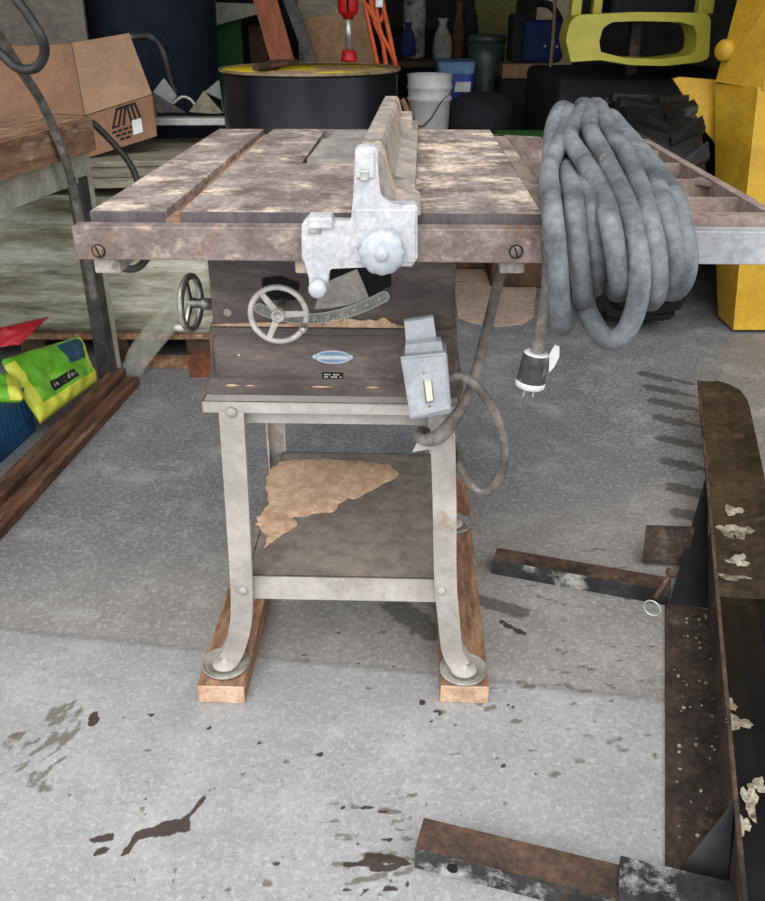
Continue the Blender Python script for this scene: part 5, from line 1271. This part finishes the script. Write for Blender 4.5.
# blue tub and things
zt = zc
tb_, FTb = thing('blue_tub', 'blue plastic tub with a pale rim right of the white bucket', 'tub', (aty(460, 66, 4.4).x, 4.75, 0))
def tubsec(w_, d_, z): return rrect(-w_, w_, -d_, d_, z, .03)
p = aty(438, 62, 4.5); q = aty(477, 62, 4.5); tw = (q.x - p.x) / 2
bm = B(); add_loft(bm, [tubsec(tw * .78, .13, .001), tubsec(tw * .95, .17, p.z - .06)]); obj('tub_body', bm, M['bluebin'], tb_)
bm = B(); add_loft(bm, [tubsec(tw * .95, .17, p.z - .059), tubsec(tw * 1.02, .18, p.z - .005), tubsec(tw * .9, .15, p.z - .004)]); obj('tub_rim', bm, M['bluepale'], tb_)
pl = [aty(x, y, -.181, FTb) for x, y in ((456, 82), (471, 82), (470, 92), (454, 92))]; bm = B(); add_prism(bm, pl, (0, .01, 0)); obj('paper_label', bm, M['white'], tb_)
def bagshape(name, px0, px1, ptop, pbot, y, m, label, cat='bag'):
    a_ = aty(px0, pbot, y); b_ = aty(px1, pbot, y); t_ = aty((px0 + px1) / 2, ptop, y); w_ = (b_.x - a_.x) / 2; bm = B(); cx = (a_.x + b_.x) / 2; h = t_.z - a_.z; secs = []
    for k, (t, s) in enumerate(((0, .85), (.1, 1), (.4, .95), (.65, .75), (.8, .45), (.88, .35), (1, .55))):
        secs.append([(cx + w_ * s * math.cos(2 * PI * i / 16) * (1 + .08 * noise.noise(Vector((i, k, 1)))), y + w_ * .7 * s * math.sin(2 * PI * i / 16), a_.z + h * t) for i in range(16)])
    add_loft(bm, secs, smooth=True); return tag(obj(name, bm, m), label, cat)
# shelf unit in the back carrying things
bm = B(); p = aty(400, 58, 5.3); zs_ = aty(400, 60, 5.3).z
sh, FSh = thing('storage_table', 'dark low table carrying bags behind the bucket', 'table', (.35, 5.4, 0))
bm = B(); add_box(bm, (-.40, -.25, zs_ - .03), (.16, .25, zs_), .004); obj('tabletop', bm, M['brown_dk'], sh)
for sx in (-.38, .11):
    for sy in (-.23, .19):
        bm = B(); add_box(bm, (sx, sy, 0), (sx + .04, sy + .04, zs_ - .031)); obj('leg', bm, M['brown_dk'], sh)
bagshape('printed_bag', 432, 452, 18, 60, 5.3, M['bagwhite'], 'grey white printed sack tied at its neck')
bagshape('dark_blue_bag', 400, 416, 22, 56, 5.2, M['cloth_blue'], 'dark navy bag left of the pale container')
bagshape('brown_sack', 451, 464, 2, 58, 5.35, M['brown_dk'], 'narrow brown sack between the printed sack and black coat')
pa_ = aty(403, 50, 5.45); pb_ = aty(425, 50, 5.45); rr_ = (pb_.x - pa_.x) / 2
bm = B(); add_lathe(bm, [(.001, 0), (rr_ * .9, 0), (rr_, .02), (rr_, .30), (rr_ * .6, .36), (rr_ * .6, .42), (.001, .42)], ((pa_.x + pb_.x) / 2, 5.45, zs_ + .0005), (0, 0, 1), 24); tag(obj('pale_container', bm, M['bagwhite']), 'dull pale plastic container on the dark table', 'container')
bagshape('black_coat', 459, 478, -6, 60, 5.7, M['cloth_dark'], 'black coat shape hanging beside the olive panel', 'coat')
pc_ = aty(471, 40, 5.0); pd_ = aty(511, 40, 5.0); rc_ = (pd_.x - pc_.x) / 2
cn, FCn = thing('metal_trash_can', 'dull grey metal trash can before the olive panel', 'trash can', ((pc_.x + pd_.x) / 2, 5.2, 0))
bm = B(); add_lathe(bm, [(.001, 0), (rc_ * .85, 0), (rc_ * .86, .2), (rc_ * .9, .21), (rc_ * .9, .23), (rc_ * .88, .24), (rc_ * .96, pc_.z - .1), (rc_ * .96, pc_.z - .02), (.001, pc_.z - .02)], (0, 0, 0), (0, 0, 1), 40); obj('can_body', bm, M['can_grey'], cn)
bm = B(); add_lathe(bm, [(rc_, 0), (rc_, .03), (rc_ * .9, .04), (.001, .045)], (0, 0, pc_.z - .0195), (0, 0, 1), 40); obj('can_lid', bm, M['can_grey'], cn)
solid_px('leaning_sheet', 470, -40, 514, 45, 6.0, .04, M['olive'], 'olive green panel standing at the back', 'panel')
solid_px('cream_cabinet', 542, -60, 572, 60, 6.6, .25, mat('cream_paint', '#c7c19c', '#d6d0ac', scale=4), 'cream cabinet at the back between the blue bag and the forklift', 'cabinet')
solid_px('dark_support_box', 500, 79, 553, 110, 4.84, .20, M['cloth_dark'], 'added black support box for the dark under the tan tray', 'cabinet')  # support box added under the tray, coloured like the darkness there
solid_px('tan_tray', 503, 64, 551, 78, 4.85, .16, M['tan'], 'tan cardboard tray under the navy pack', 'box', floor_z=aty(500, 79, 4.84).z + .0015)
# navy pack
bp_, FBp = thing('navy_backpack', 'dark navy pack with a black arched handle on the tan tray', 'backpack', (aty(537, 62, 5.0).x, 5.0, aty(537, 64, 4.9).z + .002))
p = aty(513, 60, 0, FBp); q = aty(565, 20, 0, FBp)
bm = B(); add_box(bm, (p.x, -.05, .0), (q.x, .15, q.z), .03)
obj('pack_body', bm, M['cloth_blue'], bp_)
bm = B(); add_box(bm, (p.x - .02, -.06, .0), (p.x + .05, .16, q.z + .03), .02); obj('side_pocket', bm, M['cloth_dark'], bp_)
bm = B(); add_tube(bm, [aty(x, y, .05, FBp) for x, y in ((514, 30), (520, 12), (534, 4), (549, 5), (558, 16), (561, 28))], .018, 10); obj('arched_handle', bm, M['cloth_dark'], bp_)
bm = B()
bm.free()
for q_ in ((545, 46), (557, 47)):
    bm = B(); add_lathe(bm, [(.010, 0), (.008, .008), (.001, .009)], aty(*q_, -.052, FBp), (0, -1, 0), 10); obj('clip', bm, M['galv'], bp_)
bm = B(); add_tube(bm, [aty(556, -20, 4.72), aty(553, 40, 4.70), aty(547, 96, 4.68)], .009, 8); pole = bm
p = aty(547, 96, 4.68); add_tube(bm, [p, Vector((p.x - .02, 4.66, 0.0))], .009, 8, smooth=False); tag(obj('thin_pole', bm, M['tan']), 'thin tan pole standing in front of the navy pack', 'pole')
bm = B(); add_lathe(bm, [(.001, 0), (.12, 0), (.14, .05), (.15, .26), (.10, .30), (.001, .31)], (0, 0, 0), (0, 0, 1), 28)
dp = aty(482, 128, 4.3)
o = obj('dark_pot', bm, M['cloth_dark']); o.location = (aty(482, 100, 4.3).x, 4.3, zc - .019); tag(o, 'dark round pot right of the white bucket', 'pot')
bm = B(); gp = [aty(x, y, 4.0) for x, y in ((494, 137), (540, 137))]; add_box(bm, (gp[0].x, 3.80, .0065), (gp[1].x + .05, 4.09, gp[0].z), .01); 
tag(obj('dark_box', bm, M['brown_dk']), 'dark box carrying a patch of green mat', 'box')
z_ = gp[0].z; bm = B(); add_box(bm, (gp[0].x + .01, 3.81, z_ + .0005), (gp[1].x + .04, 4.08, z_ + .02), .004)
tag(obj('green_mat', bm, M['grass']), 'small green mat patch beyond the wing of the saw', 'mat')
# centre: boards behind drum
solid_px('green_board', 207, 20, 248, 130, 4.6, .03, M['green_dark'], 'dark green board behind the left of the drum', 'board')
solid_px('dull_board', 248, 26, 272, 130, 4.65, .03, M['brown_dk'], 'dull brown board right of the green one', 'board')
bm = B(); add_prism(bm, [aty(x, y, 4.5) for x, y in ((205, 28), (205, 2), (258, 4), (258, 14))], (0, .10, 0))
add_box(bm, (aty(205, 28, 4.5).x, 4.52, 0), (aty(205, 28, 4.5).x + .03, 4.56, aty(205, 26, 4.5).z)); tag(obj('pale_board', bm, M['pale_board']), 'pale tapered board end above the green board', 'board')
def leaning(name, pxb, y0, y1, th_, m, label, cat):
    """quad: two top pixels at depth y1, two bottom pixels at depth y0 continued to the floor"""
    (a0_, a1_), (b0_, b1_) = pxb; A0, A1 = aty(*a0_, y1), aty(*a1_, y1); B0, B1 = aty(*b0_, y0), aty(*b1_, y0)
    t = B0.z / max(.05, (A0.z - B0.z)); G0 = B0 + (B0 - A0) * t; G1 = B1 + (B1 - A1) * t * (B1.z / B0.z); G0.z = 0; G1.z = 0
    U0 = A0 + (A0 - B0) * .8; U1 = A1 + (A1 - B1) * .8
    bm = B(); add_prism(bm, [G0, G1, U1, U0], (0, th_, 0)); return tag(obj(name, bm, m), label, cat)
leaning('leaning_plank', (((253, 0), (277, 0)), ((270, 60), (294, 60))), 3.94, 3.99, .03, M['redwood'], 'reddish brown plank leaning behind the drum', 'plank')
leaning('leaning_plank', (((283, 0), (295, 0)), ((305, 60), (316, 60))), 4.0, 4.04, .03, M['dark_iron'], 'dark strip painting the shaded gap right of the reddish plank', 'plank')  # dark strip put into the gap for its shade
bm = B(); add_prism(bm, [aty(x, y, 4.15) for x, y in ((299, 20), (362, 8), (378, 64), (379, 100), (315, 100), (312, 62))], (0, .006, 0)); add_box(bm, (aty(318, 98, 4.15).x, 4.157, 0), (aty(378, 98, 4.15).x, 4.17, aty(318, 90, 4.15).z))
tag(obj('tan_sheet', bm, M['tan']), 'plain tan cardboard sheet standing behind the red pump', 'cardboard')
solid_px('grey_boards', 296, -20, 366, 22, 4.4, .05, M['plank'], 'weathered grey boards above the tan sheet', 'boards')
oc, FO = thing('orange_cord', 'orange extension cord hanging in loops behind the drum', 'cord', tuple(aty(385, 60, 3.9)))
bm = B()
for pts in (((362, -8), (370, 30), (378, 66)), ((370, -8), (374, 20), (382, 40), (386, 66)), ((380, -8), (388, 28), (396, 66)), ((374, -8), (380, 30), (390, 50), (398, 70)), ((366, 4), (378, 22), (384, 10), (379, -8))):
    add_tube(bm, [aty(x, y, 3.9 + .01 * i - 0, FO) - Vector((0, 3.9, 0)) * 0 if False else FO.inverted() @ aty(x, y, 3.9 + .006 * i) for i, (x, y) in enumerate(pts)], .0095, 8, 6)
obj('cord_loops', bm, M['orange'], oc)
bm = B(); add_box(bm, FO.inverted() @ aty(375, 8, 3.88), FO.inverted() @ aty(383, -4, 3.91), .004); obj('cord_end', bm, M['galv'], oc)
# tyre of another machine / dark heap behind everything
bm = B(); add_box(bm, (-1.6, 6.9, 0), (1.2, 7.4, 1.0), .02); tag(obj('dark_shelving', bm, M['cloth_dark']), 'dark storage mass along the back of the garage', 'shelving')
